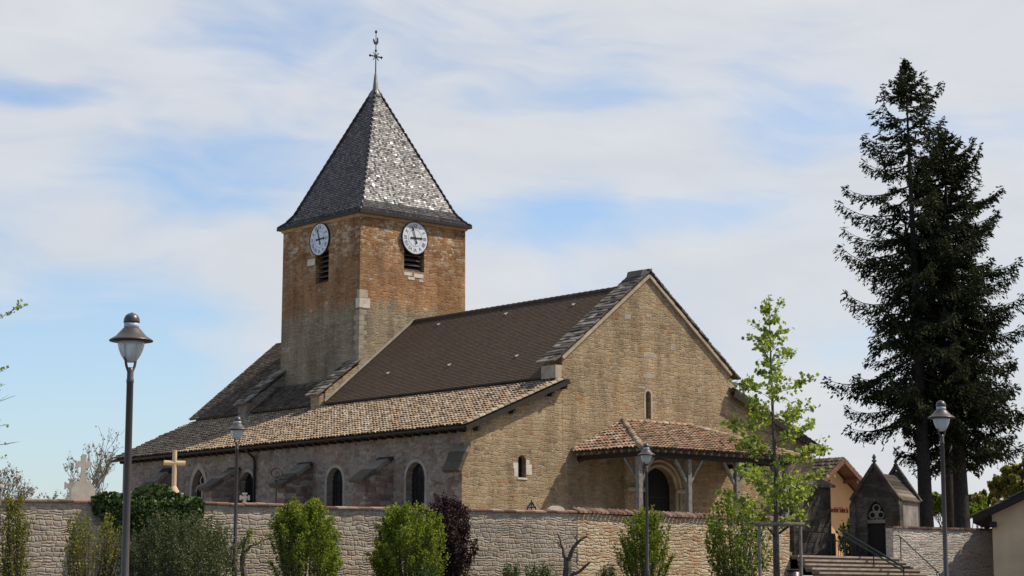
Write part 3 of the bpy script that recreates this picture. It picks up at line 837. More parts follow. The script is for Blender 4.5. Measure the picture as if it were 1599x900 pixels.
for i in range(41):
    y = .9 + i * .375; rg.tube([(MID, y, RZ + .02), (MID, y + .41, RZ + .005)], [.115, .10], 8)
rg.build('ridge_tile', 'tile_flat', nave)
for (v, f) in ((13.6, .88), (8.7, .88), (4.0, .86), (13.4, .28), (8.9, .28), (4.3, .28)):
    p = Vector((B0 - .25, v, EZ)) + nsl * f; n = Vector((-nsl.z, 0, nsl.x)).normalized()
    p = p + n * .03; s_ = nsl.normalized()
    rv = C(); q = [p + Vector((0, -.07, 0)), p + Vector((0, .07, 0)), p + n * .09]; rv.add(q + [p + s_ * .2 + Vector((0, -.06, 0)), p + s_ * .2 + Vector((0, .06, 0))], [(0, 2, 1), (0, 3, 2), (2, 4, 1), (2, 3, 4)]); rv.build('roof_vent', 'dressed_grey', nave)
fl = C(); fl.bar((B0 - .28, V1 - .06, EZ + .10), (MID, V1 - .06, RZ + .12), .09, .09); fl.build('flashing', 'dressed_grey', nave)
# choir roof beyond the tower
cbm = C(); cbm.prism([(B0 - .25, V2 - .2, EZ), (B0 - .25, LN + .1, EZ), (MID, LN + .1, RZ), (MID, V2 - .2, RZ)], (0, 0, -.06)); cbm.prism([(B1 + .25, V2 - .2, EZ), (MID, V2 - .2, RZ), (MID, LN + .1, RZ), (B1 + .25, LN + .1, EZ)], (0, 0, -.06))
cbm.prism([(B0 - .25, V1 + .5, EZ), (B0 - .25, V2, EZ), (T0 + .3, V2, EZ + 1.62), (T0 + .3, V1 + .5, EZ + 1.62)], (0, 0, -.05))
choir = cbm.build('choir_roof', 'underlay', church)
ft = C(); flat_tiles(ft, (B0 - .25, V1 + .85, EZ), (0, 1, 0), nsl, [(0, 0), (V2 - V1 - .85, 0), (V2 - V1 - .85, 2.1), (0, 2.1)], .26, .17, 2.2, .015, seed=21)
flat_tiles(ft, (B0 - .25, V2, EZ), (0, 1, 0), nsl, [(0, 0), (LN + .2 - V2, 0), (LN + .2 - V2, nl), (0, nl)], .26, .17, 2.5, .02, seed=22)
flat_tiles(ft, (B1 + .25, V2, EZ), (0, 1, 0), Vector((-nsl.x, 0, nsl.z)), [(0, 0), (LN + .2 - V2, 0), (LN + .2 - V2, nl), (0, nl)], .26, .17, 2.5, .02, seed=23)
ft.build('roof_tile', 'tile_old', choir)


# stone slab coping stepping up the gables
def gable_slabs(name, lo, hi, y0, y1, steps, over=.12, seed=1):
    r_ = random.Random(seed); mb = C(); lo = Vector(lo); hi = Vector(hi); d = (hi - lo).normalized(); sgn = 1 if d.x > 0 else -1
    nrm = Vector((-d.z, 0, d.x)) if d.x > 0 else Vector((d.z, 0, -d.x))
    L = (hi - lo).length
    for i in range(steps):
        t0 = L * i / steps; ln = L / steps * 1.8
        y = y0 - over + r_.uniform(-.02, .02)
        while y < y1 + .02:
            w = min(r_.uniform(.25, .5), y1 + .06 - y)
            if w < .06: break
            p0 = lo + d * (t0 + r_.uniform(-.03, .03)) ; flat = (d * .86 + Vector((0, 0, -.06 if sgn else 0))).normalized()
            # each slab lies flatter than the gable, so its lower edge stands out as a step
            e = Vector((d.x * 1.0, 0, d.z * .78)).normalized(); nn = Vector((-e.z, 0, e.x)) if d.x > 0 else Vector((e.z, 0, -e.x))
            th = r_.uniform(.045, .075)
            a = p0 + nn * .06 + nrm * .05 - e * .05; b = a + e * ln
            q = [Vector((a.x, y, a.z)), Vector((a.x, y + w - .012, a.z)), Vector((b.x, y + w - .012, b.z)), Vector((b.x, y, b.z))]
            mb.hexa([p for p in q] + [p + nn * th for p in q])
            y += w
    return mb.build(name, 'lauze', church)


gable_slabs('gable_coping', (B0 - .42, 0, 9.62), (MID + .05, 0, 13.90), 0, .95, 30, .13, 31)
gable_slabs('gable_coping', (B1 + .42, 0, 9.62), (MID - .05, 0, 13.90), 0, .95, 30, .13, 32)
mb = C(); mb.bar((B0 - .02, -.05, 9.86), (MID, -.05, 13.78), .11, .13); mb.bar((B1 + .02, -.05, 9.86), (MID, -.05, 13.78), .11, .13)
mb.box(B0 - .36, B0, .0, .88, 9.02, 9.56); mb.box(B1, B1 + .36, .0, .88, 9.02, 9.56)
mb.build('gable_moulding', 'dressed', church)
mb = C(); mb.hexa([(MID - .5, -.05, 13.72), (MID + .28, -.05, 13.85), (MID + .28, .85, 13.85), (MID - .5, .85, 13.72), (MID - .4, -.05, 14.0), (MID + .16, -.05, 14.06), (MID + .16, .85, 14.06), (MID - .4, .85, 14.0)])
mb.build('apex_stone', 'lauze', church)
# stub gables beside the tower
for (va, vb_, seed) in ((V1, V1 + .8, 41), (V2 - .35, V2 + .45, 42)):
    mb = C(); mb.prism([(B0 - .2, va, 8.7), (B0 - .2, va, 9.72), (T0 + .05, va, 11.15), (T0 + .05, va, 8.7)], (0, vb_ - va, 0))
    mb.box(B0 - .5, B0 - .2, va + .05, vb_ - .05, 8.7, 9.6)
    mb.build('stub_gable', 'facade' if seed == 41 else 'side', church)
    gable_slabs('gable_coping', (B0 - .62, 0, 9.42), (T0 + .02, 0, 11.22), va, vb_ + .05, 11, .1, seed)

# ------------------------------------------------------------------ tower
ZT = 18.28
lv = [(MID - .02, 15.88, 16.75), (19.40, 15.30, 16.75)]
mb = C()
mb.panel([(T0 - .04, 8), (T1 + .02, 8), (T1, ZT), (T0, ZT)], [[(9.24, 15.92), (10.50, 15.92), (10.50, 17.0), (9.24, 17.0)]], lambda a, z, d: (a, V1 + d, z), .7)
mb.panel([(V1, 8), (V2 + .04, 8), (V2, ZT), (V1, ZT)], [[(18.85, 15.38), (19.95, 15.38), (19.95, 17.0), (18.85, 17.0)]], lambda a, z, d: (T0 - .04 * (1 - (z - 8) / (ZT - 8)) + d, a, z), .7)
mb.poly((T1 + .02, V1, 8), (T1 + .02, V2, 8), (T1, V2, ZT), (T1, V1, ZT)); mb.poly((T0, V2, 8), (T1, V2, 8), (T1, V2, ZT), (T0, V2, ZT))
tw = mb.build('tower', 'tower', church)
C().box(9.24, 10.50, V1 + .55, V1 + .6, 15.9, 17.02).build('louvre_backing', 'black', tw); bk = C(); bk.box(T0 + .5, T0 + .55, 18.8, 20.0, 15.36, 17.02); bk.build('louvre_backing', 'black', tw)
lo = C()
for k in range(5):
    z0 = 15.95 + k * .24; lo.hexa([(9.24, V1 + .12, z0), (10.5, V1 + .12, z0), (10.5, V1 + .42, z0 + .17), (9.24, V1 + .42, z0 + .17), (9.24, V1 + .12, z0 + .04), (10.5, V1 + .12, z0 + .04), (10.5, V1 + .42, z0 + .21), (9.24, V1 + .42, z0 + .21)])
lo.build('louvre', 'slatwood', tw); lo = C()
for k in range(6):
    z0 = 15.42 + k * .25; lo.hexa([(T0 + .12, 18.85, z0), (T0 + .42, 18.85, z0 + .17), (T0 + .42, 19.95, z0 + .17), (T0 + .12, 19.95, z0), (T0 + .12, 18.85, z0 + .04), (T0 + .42, 18.85, z0 + .21), (T0 + .42, 19.95, z0 + .21), (T0 + .12, 19.95, z0 + .04)])
lo.build('louvre', 'slatwood', tw)
qs = C(); k = 0; z0 = 8.3
while z0 < 18.0:
    h = rng.uniform(.2, .3); a, b = (.42, .28) if k % 2 else (.26, .44)
    if z0 < 13.6: qs.box(T0 - .046 * (1 - (z0 - 8) / 10.3) - .004, T0 + a, V1 - .006, V1 + b, z0, z0 + h - .012)
    z0 += h; k += 1
qs.build('quoin', 'quoin_tower', tw)
wq = C()
for (a, b, z0, z1) in ((.60, .30, 13.85, 14.32),): wq.box(T0 - .025, T0 + a, V1 - .012, V1 + b, z0, z1)
wq.build('white_block', 'whitestone', tw); C().box(T0 - .03, T0 + .46, V1 - .008, V1 + .2, 14.34, 14.72).build('white_block', 'dressed', tw); C().box(T0 - .03, T0 + .2, 20.0, 20.62, 16.35, 16.68).build('white_block', 'whitestone', tw); wq = C()
for (x, z, w, h) in ((9.5, 15.76, .5, .16), (10.15, 15.72, .6, .2), (9.7, 15.55, .4, .13), (10.3, 15.5, .25, .12)): wq.box(x - w / 2, x + w / 2, V1 - .012, V1 + .1, z - h / 2, z + h / 2)
wq.build('white_sill', 'whitestone', tw)
cn = C(); e = .06
cn.hexa([(T0 - e, V1 - e, ZT), (T1 + e, V1 - e, ZT), (T1 + e, V2 + e, ZT), (T0 - e, V2 + e, ZT), (T0 - e * 2, V1 - e * 2, ZT + .19), (T1 + e * 2, V1 - e * 2, ZT + .19), (T1 + e * 2, V2 + e * 2, ZT + .19), (T0 - e * 2, V2 + e * 2, ZT + .19)])
cn.build('cornice', 'cornice', tw)
# spire: flared eave, four slated faces, glazed hips, leaded tip, iron cross
sp = C()
c4 = lambda h, z: [(MID - h, 19.54 - h, z), (MID + h, 19.54 - h, z), (MID + h, 19.54 + h, z), (MID - h, 19.54 + h, z)]
RINGS = [c4(3.47, 18.50), c4(3.14, 18.80), c4(2.86, 19.20), c4(.10, 25.55)]
for r_ in RINGS: sp.add(r_, [])
for j in range(3): sp.f += [(4 * j + i, 4 * j + (i + 1) % 4, 4 * j + 4 + (i + 1) % 4, 4 * j + 4 + i) for i in range(4)]
sp.f += [(3, 2, 1, 0), (12, 13, 14, 15)]
A = RINGS[0]
spire = sp.build('spire', 'underlay', church)
slt = C()
for i in range(4):
    for j in range(3):
        p0, p1 = Vector(RINGS[j][i]), Vector(RINGS[j][(i + 1) % 4]); q0, q1 = Vector(RINGS[j + 1][i]), Vector(RINGS[j + 1][(i + 1) % 4]); sd = 50 + i * 5 + j
        ax = (p1 - p0).normalized(); mid0 = (p0 + p1) / 2; mid1 = (q0 + q1) / 2; up = mid1 - mid0; L = up.length; w0 = (p1 - p0).length / 2; w1 = (q1 - q0).length / 2
        flat_tiles(slt, mid0, ax, up, [(-w0, 0), (w0, 0), (w1, L), (-w1, L)], .118, .115, 2.2, .010, seed=sd)
slt.build('slate', 'slate', spire)
hp = C()
for i in range(4):
    for j in range(3):
        p, q = Vector(RINGS[j][i]), Vector(RINGS[j + 1][i]); L = (q - p).length; n = max(1, int(L / .30)); d = (q - p) / n
        for k in range(n): hp.tube([p + d * k + Vector((0, 0, .035)), p + d * (k + 1.15) + Vector((0, 0, .015))], [.075, .06], 6)
hp.build('hip_tile', 'slate', spire, True)
eg = C()
for i in range(4): eg.bar(Vector(A[i]) + Vector((0, 0, -.03)), Vector(A[(i + 1) % 4]) + Vector((0, 0, -.03)), .1, .13)
eg.build('eave_edge', 'gutter', spire)
fn = C(); ax_, ay_ = MID, 19.54
fn._lathe([(.30, 25.15), (.33, 25.28), (.2, 25.50), (.15, 25.62), (.06, 26.45), (.03, 26.5)], (ax_, ay_, 0), 12)
fn.build('leaded_tip', 'lead', spire, True)
cr = C(); cr.tube([(ax_, ay_, 26.4), (ax_, ay_, 28.62)], [.035, .018], 6)
cr._lathe([(.001, 28.55), (.06, 28.6), (.06, 28.68), (.001, 28.75)], (ax_, ay_, 0), 8)
cr.bar((ax_ - .34, ay_, 27.36), (ax_ + .34, ay_, 27.36), .05, .06)
for sx in (-1, 1):
    cr._lathe([(.001, -.09), (.08, 0), (.001, .09)], (ax_ + sx * .36, ay_, 27.36), 6)
    for sz in (-1, 1): cr.tube([(ax_ + sx * .04, ay_, 27.36 + sz * .04), (ax_ + sx * .18, ay_, 27.36 + sz * .2)], [.03, .02], 5)
cr._lathe([(.001, -.1), (.08, 0), (.001, .1)], (ax_, ay_, 27.66), 6)
x_ = cr.build('iron_cross', 'iron', spire)
ck = C()                                            # weathercock: body, tail, neck
ck.prism([(ax_ - .17, ay_ - .015, 28.12), (ax_ - .10, ay_ - .015, 27.98), (ax_ + .06, ay_ - .015, 27.98), (ax_ + .15, ay_ - .015, 28.1), (ax_ + .13, ay_ - .015, 28.36), (ax_ + .07, ay_ - .015, 28.36), (ax_ + .06, ay_ - .015, 28.16), (ax_ - .06, ay_ - .015, 28.10), (ax_ - .10, ay_ - .015, 28.22), (ax_ - .18, ay_ - .015, 28.26)], (0, .03, 0))
ck.build('weathercock', 'iron', x_)


# clocks
def text_mesh(mbs, txt, size, mat4, depth=.012):
    cu = bpy.data.curves.new('lettering', 'FONT'); cu.body = txt; cu.size = size; cu.extrude = depth; cu.align_x = 'CENTER'; cu.align_y = 'CENTER'
    ob = bpy.data.objects.new('lettering', cu); col.objects.link(ob)
    dg = bpy.context.evaluated_depsgraph_get(); me = bpy.data.meshes.new_from_object(ob.evaluated_get(dg))
    mbs.add([mat4 @ v.co for v in me.vertices], [tuple(p.vertices) for p in me.polygons])
    bpy.data.objects.remove(ob); bpy.data.curves.remove(cu); bpy.data.meshes.remove(me)


def clock(matrix):
    rd = .79
    rim = MB(); rim._lathe([(rd + .03, 0), (rd + .03, .07), (rd - .01, .07), (rd - .01, 0)], (0, 0, 0), 40)
    ck_ = rim.build('clock', 'gutter', church, False, matrix)
    d = MB(); d._lathe([(rd - .012, .0), (rd - .012, .05)], (0, 0, 0), 40); d.build('dial', 'dial', ck_)
    n = MB()
    for h, t in enumerate(['XII', 'I', 'II', 'III', 'IIII', 'V', 'VI', 'VII', 'VIII', 'IX', 'X', 'XI']):
        a = R(-30 * h)
        text_mesh(n, t, .27, Matrix.Rotation(a, 4, 'Z') @ Matrix.Translation((0, .585, .054)) @ Matrix.Diagonal((.82, 1.0, .2, 1)))
    for rr_ in (.41,):
        vs = []; fs = []
        for k in range(48):
            an = 2 * math.pi * k / 48
            for q in (rr_, rr_ + .014): vs.append((q * math.cos(an), q * math.sin(an), .0535))
        n.add(vs, [(2 * k, 2 * k + 1, (2 * k + 3) % 96, (2 * k + 2) % 96) for k in range(48)])
    n.build('numerals', 'black', ck_)
    for nm, ang, L, w in (('minute_hand', -18, .68, .030), ('hour_hand', 88, .52, .040)):
        hnd = MB(); zt_ = .075 if nm[0] == 'm' else .064
        hnd.prism([(-w, -.22, zt_), (w, -.22, zt_), (w * .8, L * .6, zt_), (w * 1.9, L * .66, zt_), (w * .5, L * .78, zt_), (0, L, zt_), (-w * .5, L * .78, zt_), (-w * 1.9, L * .66, zt_), (-w * .8, L * .6, zt_)], (0, 0, .008))
        hnd._lathe([(.055, zt_), (.055, zt_ + .0095)], (0, -.24, 0), 10)
        hnd._lathe([(.06, zt_), (.06, zt_ + .009)], (0, 0, 0), 12)
        hnd.build(nm, 'black', ck_, False, Matrix.Rotation(R(-ang), 4, 'Z'))


zc = 17.55 - ZB
clock(Matrix(((1, 0, 0, MID), (0, 0, -1, V1 - .045), (0, 1, 0, zc), (0, 0, 0, 1))))
clock(Matrix(((0, 0, -1, T0 - .05), (-1, 0, 0, 19.54), (0, 1, 0, zc), (0, 0, 0, 1))))

# ------------------------------------------------------------------ porch on the west front
PX0, PX1, PD = 5.38, 14.9, 4.0
ez, wz = 5.98, 7.42
apL, apR = 8.26, 12.0
pr_ = C()
E0, E1, E2, E3 = (PX0, -PD, ez), (PX1, -PD, ez), (PX1, -.0, ez + .05), (PX0, -.0, ez + .05)
RL, RR = (apL, 0, wz), (apR, 0, wz)
pr_.add([E0, E1, E2, E3, RL, RR], [(0, 1, 5, 4), (0, 4, 3), (1, 2, 5), (3, 2, 1, 0)])
porch = pr_.build('porch_roof', 'underlay', church)
pt = C()
fs_ = Vector((0, PD, wz - ez)); fl_ = fs_.length
canal(pt, (PX0, -PD - .06, ez), (1, 0, 0), fs_, [(-.05, 0), (PX1 - PX0 + .05, 0), (apR - PX0, fl_), (apL - PX0, fl_)], .205, .31, seed=71)
ls_ = Vector((apL - PX0, 0, wz - ez)); ll_ = ls_.length
canal(pt, (PX0 - .06, 0, ez), (0, -1, 0), ls_, [(0, 0), (PD + .05, 0), (0, ll_)], .205, .31, seed=72)
rs_ = Vector((apR - PX1, 0, wz - ez)); canal(pt, (PX1 + .06, 0, ez), (0, -1, 0), rs_, [(0, 0), (PD + .05, 0), (0, rs_.length)], .205, .31, seed=73)
pt.build('roof_tile', 'tile_porch', porch)
hp = C()
for p, q in ((E0, RL), (E1, RR)):
    p = Vector(p); q = Vector(q); n = 14; d = (q - p) / n
    for k in range(n): hp.tube([p + d * k + Vector((0, 0, .09)), p + d * (k + 1.2) + Vector((0, 0, .05))], [.13, .11], 8)
for p, q in ((RL, RR), (E3, RL), (RR, E2)):
    p = Vector(p); q = Vector(q); n = 10; d = (q - p) / n
    for k in range(n): hp.tube([p + d * k + Vector((0, -.05, .06)), p + d * (k + 1.1) + Vector((0, -.05, .05))], [.10, .09], 8)
hp.build('hip_tile', 'tile_aisle', porch, True)
rf = C()                                            # rafter ends under the eave
for i in range(22):
    x = PX0 + .15 + i * (PX1 - PX0 - .3) / 21; rf.bar((x, -PD + .03, ez - .07), (x, -PD + .75, ez + .17), .085, .11)
for i in range(9):
    y = -.25 - i * .44; rf.bar((PX0 + .03, y, ez - .07), (PX0 + .6, y, ez + .17), .085, .11); rf.bar((PX1 - .03, y, ez - .07), (PX1 - .6, y, ez + .17), .085, .11)
rf.build('rafter', 'greywood', porch)
bm_ = C(); y = -3.55; zb_ = ez - .30
bm_.box(PX0 + .28, PX1 - .28, y - .09, y + .09, zb_, zb_ + .2)
for x in (5.74, 14.36): bm_.box(x - .085, x + .085, -3.45, 0, zb_ + .01, zb_ + .19)
bm_.bar((PX0 + .5, -.5, ez - .14), (PX0 + .15, -.22, ez - .36), .09, .12)
bm_.build('porch_beam', 'darkwood', porch)
for x in (5.74, 8.53, 11.36, 14.36):
    p = C(); p.box(x - .10, x + .10, y - .10, y + .10, ZB, zb_ - .004); p.box(x - .16, x + .16, y - .16, y + .16, ZB - .1, ZB + .25)
    po = p.build('porch_post', 'greywood', church)
    for sx in (-1, 1):
        if (x < 6 and sx < 0) or (x > 14 and sx > 0): continue
        b = C(); pts = [(x + sx * .10, y, zb_ - .95), (x + sx * .32, y, zb_ - .62), (x + sx * .78, y, zb_ - .02)]
        for a0, a1 in zip(pts, pts[1:]): b.bar(a0, a1, .10, .10)
        b.build('brace', 'greywood', po)
    b = C(); b.bar((x, y + .1, zb_ - .9), (x, y + .8, zb_ - .02), .10, .10); b.build('brace', 'greywood', po)
# portal block with its round arch
PB = -.42
dx = 9.97
mb = C().panel([(7.95, ZF), (11.98, ZF), (11.98, 6.6), (7.95, 6.6)], [arch(dx, 1.9, ZF, 4.62, 14)], lambda a, z, d: (a, PB + d, z), .40)
mb.poly((7.95, PB, ZF), (7.95, PB, 6.6), (7.95, 0, 6.6), (7.95, 0, ZF)); mb.poly((11.98, PB, ZF), (11.98, 0, ZF), (11.98, 0, 6.6), (11.98, PB, 6.6)); mb.poly((7.95, PB, 6.6), (11.98, PB, 6.6), (11.98, 0, 6.6), (7.95, 0, 6.6))
portal = mb.build('portal', 'facade', church)
d = C()
for rad, w, yy in ((.95, .17, PB - .03), (1.18, .13, PB - .07)):
    pts = [(dx + (rad + w / 2) * math.cos(math.pi * k / 16), yy + .05, 4.62 + (rad + w / 2) * math.sin(math.pi * k / 16)) for k in range(17)]
    d.tube(pts, w / 2, 8)
    for sx in (-1, 1):
        d.tube([(dx + sx * (rad + w / 2), yy + .05, 4.5), (dx + sx * (rad + w / 2), yy + .05, ZB)], w / 2, 8)
for sx in (-1, 1): d.box(dx + sx * 1.42 - .48, dx + sx * 1.42 + .48, PB - .14, PB + .02, 4.5, 4.68)
d.build('archivolt', 'dressed', portal, True)
d = C(); d.add([(a, -.06, z) for a, z in arch(dx, 1.92, ZF, 4.62, 14)], [tuple(range(17))]); dr = d.build('door', 'door', portal)
h = C(); h.box(dx - .01, dx + .01, -.075, -.05, ZB, 5.5)
for z0 in (2.4, 3.4, 4.3): h.box(dx - .85, dx + .85, -.078, -.062, z0, z0 + .05)
h.build('hinge', 'iron', dr)


# ------------------------------------------------------------------ cemetery crosses and stones behind the wall
def cross_mesh(mb, w, h, armz, t, d, flare=0):
    mb.box(-t / 2, t / 2, -d / 2, d / 2, 0, armz - t / 2 + .0); mb.box(-t / 2, t / 2, -d / 2, d / 2, armz + t / 2, h)
    mb.box(-w / 2, w / 2, -d / 2, d / 2, armz - t / 2, armz + t / 2)
    if flare:
        for sx in (-1, 1): mb.box(sx * w / 2 - flare, sx * w / 2 + flare, -d / 2 - .01, d / 2 + .01, armz - t * .8, armz + t * .8)
        mb.box(-t * .8, t * .8, -d / 2 - .01, d / 2 + .01, h - flare, h + flare)
    return mb


p = at(273, 703, 84)
e = empty('grave_cross', (p.x, p.y, CH), R(22), label='tall plain ochre grave cross above the ivy clump', cat='grave cross')
H = p.z - CH
mb = MB(); mb.tube([(0, 0, H - 1.55), (0, 0, H)], .095, 10); mb.tube([(-.43, 0, H - .52), (.43, 0, H - .52)], .098, 10)
mb._lathe([(.24, H - 1.72), (.2, H - 1.62), (.13, H - 1.5), (.095, H - 1.44)], (0, 0, 0), 12)
mb.build('cross', 'crosswood', e)
mb = MB(); mb.box(-.34, .34, -.3, .3, 0, H - 1.72); mb.build('plinth', 'tombpale', e)
p = at(131, 710, 79)
e = empty('tombstone', (p.x, p.y, CH), R(20), label='pale sloping tombstone topped by a stout stone cross left of the lamp', cat='tombstone')
H = p.z - CH
mb = MB(); mb.prism([(-.45, -.17, 0), (.45, -.17, 0), (.45, -.17, H - 1.30), (.25, -.17, H - 1.02), (-.25, -.17, H - 1.02), (-.45, -.17, H - 1.30)], (0, .34, 0)); mb.build('headstone', 'tombpale', e)
mb = MB(); zz = H - 1.016
mb.prism([(-.15, -.09, zz), (.15, -.09, zz), (.085, -.09, zz + .28), (.08, -.09, zz + .55), (.20, -.09, zz + .52), (.27, -.09, zz + .56), (.27, -.09, zz + .72), (.20, -.09, zz + .76), (.08, -.09, zz + .74), (.10, -.09, zz + .92), (.06, -.09, zz + 1.02), (-.06, -.09, zz + 1.02), (-.10, -.09, zz + .92), (-.08, -.09, zz + .74), (-.20, -.09, zz + .76), (-.27, -.09, zz + .72), (-.27, -.09, zz + .56), (-.20, -.09, zz + .52), (-.08, -.09, zz + .55), (-.085, -.09, zz + .28)], (0, .18, 0)); mb.build('cross', 'tombpale', e)
for (x, y, Y, s_, lab) in ((112, 749, 79.6, .62, 'small squat stone cross peeping over the wall beside the pale tombstone'), (382, 771, 80, .42, 'tiny grey stone cross in front of the round headed window by the downpipe')):
    p = at(x, y, Y); e = empty('grave_cross', (p.x, p.y, CH), R(18), label=lab, cat='grave cross'); H = p.z - CH
    mb = cross_mesh(MB(), s_ * .75, H, H - s_ * .38, s_ * .27, .14, .03); mb.build('cross', 'tombpale' if x < 200 else 'dressed_grey', e)
    mb = MB(); mb.box(-.3, .3, -.2, .2, 0, .35); mb.build('plinth', 'tombpale', e)
p = at(830, 781, 80); H = p.z - CH
e = empty('grave_cross', (p.x, p.y, CH), R(35), label='little black wrought iron cross on the wall line before the lit front', cat='grave cross')
mb = MB(); mb.tube([(0, 0, 0), (0, 0, H)], .025, 6); mb.tube([(-.2, 0, H - .27), (.2, 0, H - .27)], .035, 6)
for sx in (-1, 1):
    mb.tube([(sx * .03, 0, H - .1), (sx * .12, 0, H - .22), (sx * .20, 0, H - .34), (sx * .22, 0, H - .55)], .03, 6)
mb.build('cross', 'iron', e)
p = at(868, 790, 80); H = p.z - CH
mb = MB(); n = 14
pts = [(-.36, -.1, 0), (.36, -.1, 0), (.36, -.1, H - .22)] + [(.36 * math.cos(math.pi * k / n), -.1, H - .22 + .22 * math.sin(math.pi * k / n)) for k in range(1, n)] + [(-.36, -.1, H - .22)]
mb.prism(pts, (0, .2, 0)); o = mb.build('headstone', 'whitestone'); o.location = (p.x, p.y, CH); o.rotation_euler = (0, 0, R(30))
tag(o, 'white round topped headstone just showing over the wall near the porch', 'headstone')
p = at(427, 745, 83); H = p.z - CH
mb = MB(); sc_ = .42
pts = [(0, 0, 0), (0, 0, H - .05)]
pts += [(-.12 + .0, 0, H + .12)]
for k in range(26):
    a = R(190 - k * 26); r_ = .36 - .011 * k
    pts.append((.02 + r_ * math.cos(a), 0, H + .30 + r_ * math.sin(a)))
sp_ = [(0.33, 0, H - .02), (.36, 0, H + .2)] + [(.02 + .36 * math.cos(R(a)), 0, H + .28 + .30 * math.sin(R(a))) for a in range(0, 181, 15)] + [(-.32, 0, H + .12)] + [(-.06 + .24 * math.cos(R(a)), 0, H + .15 + .18 * math.sin(R(a))) for a in range(180, 470, 30)]
mb.tube(sp_, .036, 6); mb.tube([(0, 0, 0), (0, 0, H - .12), (.02, 0, H + .05)], [.05, .05, .03], 6); mb._lathe([(.05, -.1), (.075, 0), (.03, .08)], (.33, 0, H - .04), 8); mb._lathe([(.12, -.06), (.12, 0), (.05, .05)], (0, 0, H - .16), 8)
mb.v = [(a * .62, b * .62, (H - .16) + (c - (H - .16)) * .62 if c > H - .17 else c) for a, b, c in mb.v]
o = mb.build('iron_scroll', 'iron'); o.location = (p.x + .12, p.y, CH + .05); o.rotation_euler = (0, 0, R(12)); tag(o, 'curled black wrought iron scroll standing before a buttress of the side wall', 'grave ornament')

# ------------------------------------------------------------------ street lamps
def street_lamp(rot=0):
    H = 5.2
    e = empty('street_lamp', (0, 0, 0), 0, cat='street lamp', group='street lamps in front of the churchyard wall')
    mb = MB(); mb._lathe([(.085, 0), (.085, .95), (.078, 1.0), (.055, 1.04), (.052, 2.2), (.047, H - .98), (.052, H - .97), (.052, H - .93), (.046, H - .92), (.044, H - .80), (.03, H - .76)], (0, 0, 0), 16)
    mb.build('pole', 'lamp', e, True)
    mb = MB()
    for sx in (-1, 1):
        mb.tube([(0, 0, H - .88), (sx * .035, 0, H - .82), (sx * .075, 0, H - .74), (sx * .10, 0, H - .62), (sx * .112, 0, H - .5), (sx * .115, 0, H - .385)], .019, 8)
    mb.build('fork', 'lamp', e, True)
    mb = MB(); mb._lathe([(.30, H - .395), (.305, H - .385), (.29, H - .37), (.215, H - .325), (.165, H - .27), (.125, H - .225), (.115, H - .215)], (0, 0, 0), 32)
    mb._lathe([(.30, H - .397), (.19, H - .40)], (0, 0, 0), 32); mb.build('shade', 'lamp', e, True)
    mb = MB(); mb._lathe([(.105, H - .22), (.105, H - .135)], (0, 0, 0), 24); mb.build('ring', 'lampring', e, True)
    mb = MB(); mb._lathe([(.11, H - .138), (.113, H - .12), (.108, H - .08), (.09, H - .04), (.055, H - .01), (.015, H + .0), (.012, H + .008), (.002, H + .01)], (0, 0, 0), 24); mb.build('cap', 'lamp', e, True)
    mb = MB(); mb._lathe([(.188, H - .402), (.185, H - .44), (.165, H - .52), (.13, H - .6), (.09, H - .66), (.045, H - .69), (.003, H - .695)], (0, 0, 0), 24); mb.build('bowl', 'bowl', e, True)
    return e


L0 = street_lamp()
for i, (x, y, Y, rot, lab) in enumerate(((206, 488, 28.8, 52, 'nearest and tallest looking lamp at the left with bare pole against the sky'),
                                     (371, 650, 61, 40, 'small distant lamp left of the middle rising above the grey green bush'),
                                     (1009, 692, 70, 35, 'slim lamp before the porch rising out of a bright green shrub'),
                                     (1469, 625, 46.6, 20, 'lamp at the right in front of the dark spruces'))):
    o = L0 if i == 0 else copy_tree(L0)
    p = at(x, y, Y); o.location = (p.x, p.y, p.z - 5.21); o.rotation_euler = (0, 0, R(rot)); o['label'] = lab

p = at(3, 757, 58)
e = empty('bollard_post', (p.x - .05, p.y, ground_z(58)), 0, label='thin pale post with a flat pinkish cap at the left picture edge', cat='post')
H = p.z - ground_z(58); mb = MB(); mb._lathe([(.055, 0), (.05, H - .12)], (0, 0, 0), 12); mb.build('shaft', 'greywood', e)
mb = MB(); mb._lathe([(.10, H - .12), (.115, H - .08), (.115, H - .02), (.06, H)], (0, 0, 0), 14); mb.build('cap', 'tombpale', e)

# ------------------------------------------------------------------ handrails
def S_(a, n, z): return S0 + D2 * a + N2 * n + Vector((0, 0, z))


e = empty('handrail', (S0.x, S0.y, CH), 0, label='dark green handrail with doubled tubes down the middle of the steps', cat='handrail')
off = Vector((S0.x, S0.y, CH))
top = at(1318, 831, 86.2); bot = at(1411, 886, 84.3)
d = (bot - top); dn = d.normalized()
mb = MB(); mb.tube([top - dn * .3 - off, top - off, bot - off, bot + Vector((.25, -.1, .01)) - off], .04, 8)
mb.tube([top + Vector((0, 0, -.16)) - off, bot + Vector((0, 0, -.16)) - off], .03, 8); mb.build('rail', 'greenrail', e)
for t in (.0, .5, 1.0):
    q = top.lerp(bot, t); mb = MB(); mb.tube([q - off, Vector((q.x, q.y, max(q.z - 1.1, ground_z(80)) )) - off], .028, 8); mb.build('baluster', 'greenrail', e)
e = empty('handrail', (RW0.x, RW0.y, CH), 0, label='single thin handrail slanting down before the pale wall', cat='handrail')
off = Vector((RW0.x, RW0.y, CH)); top = at(1403, 836, 86.9); bot = at(1466, 895, 84.8)
mb = MB(); mb.tube([top - Vector((.12, -.05, .0)) - off, top - off, bot - off, bot + Vector((.02, 0, -.12)) - off], .024, 8); mb.build('rail', 'greenrail', e)
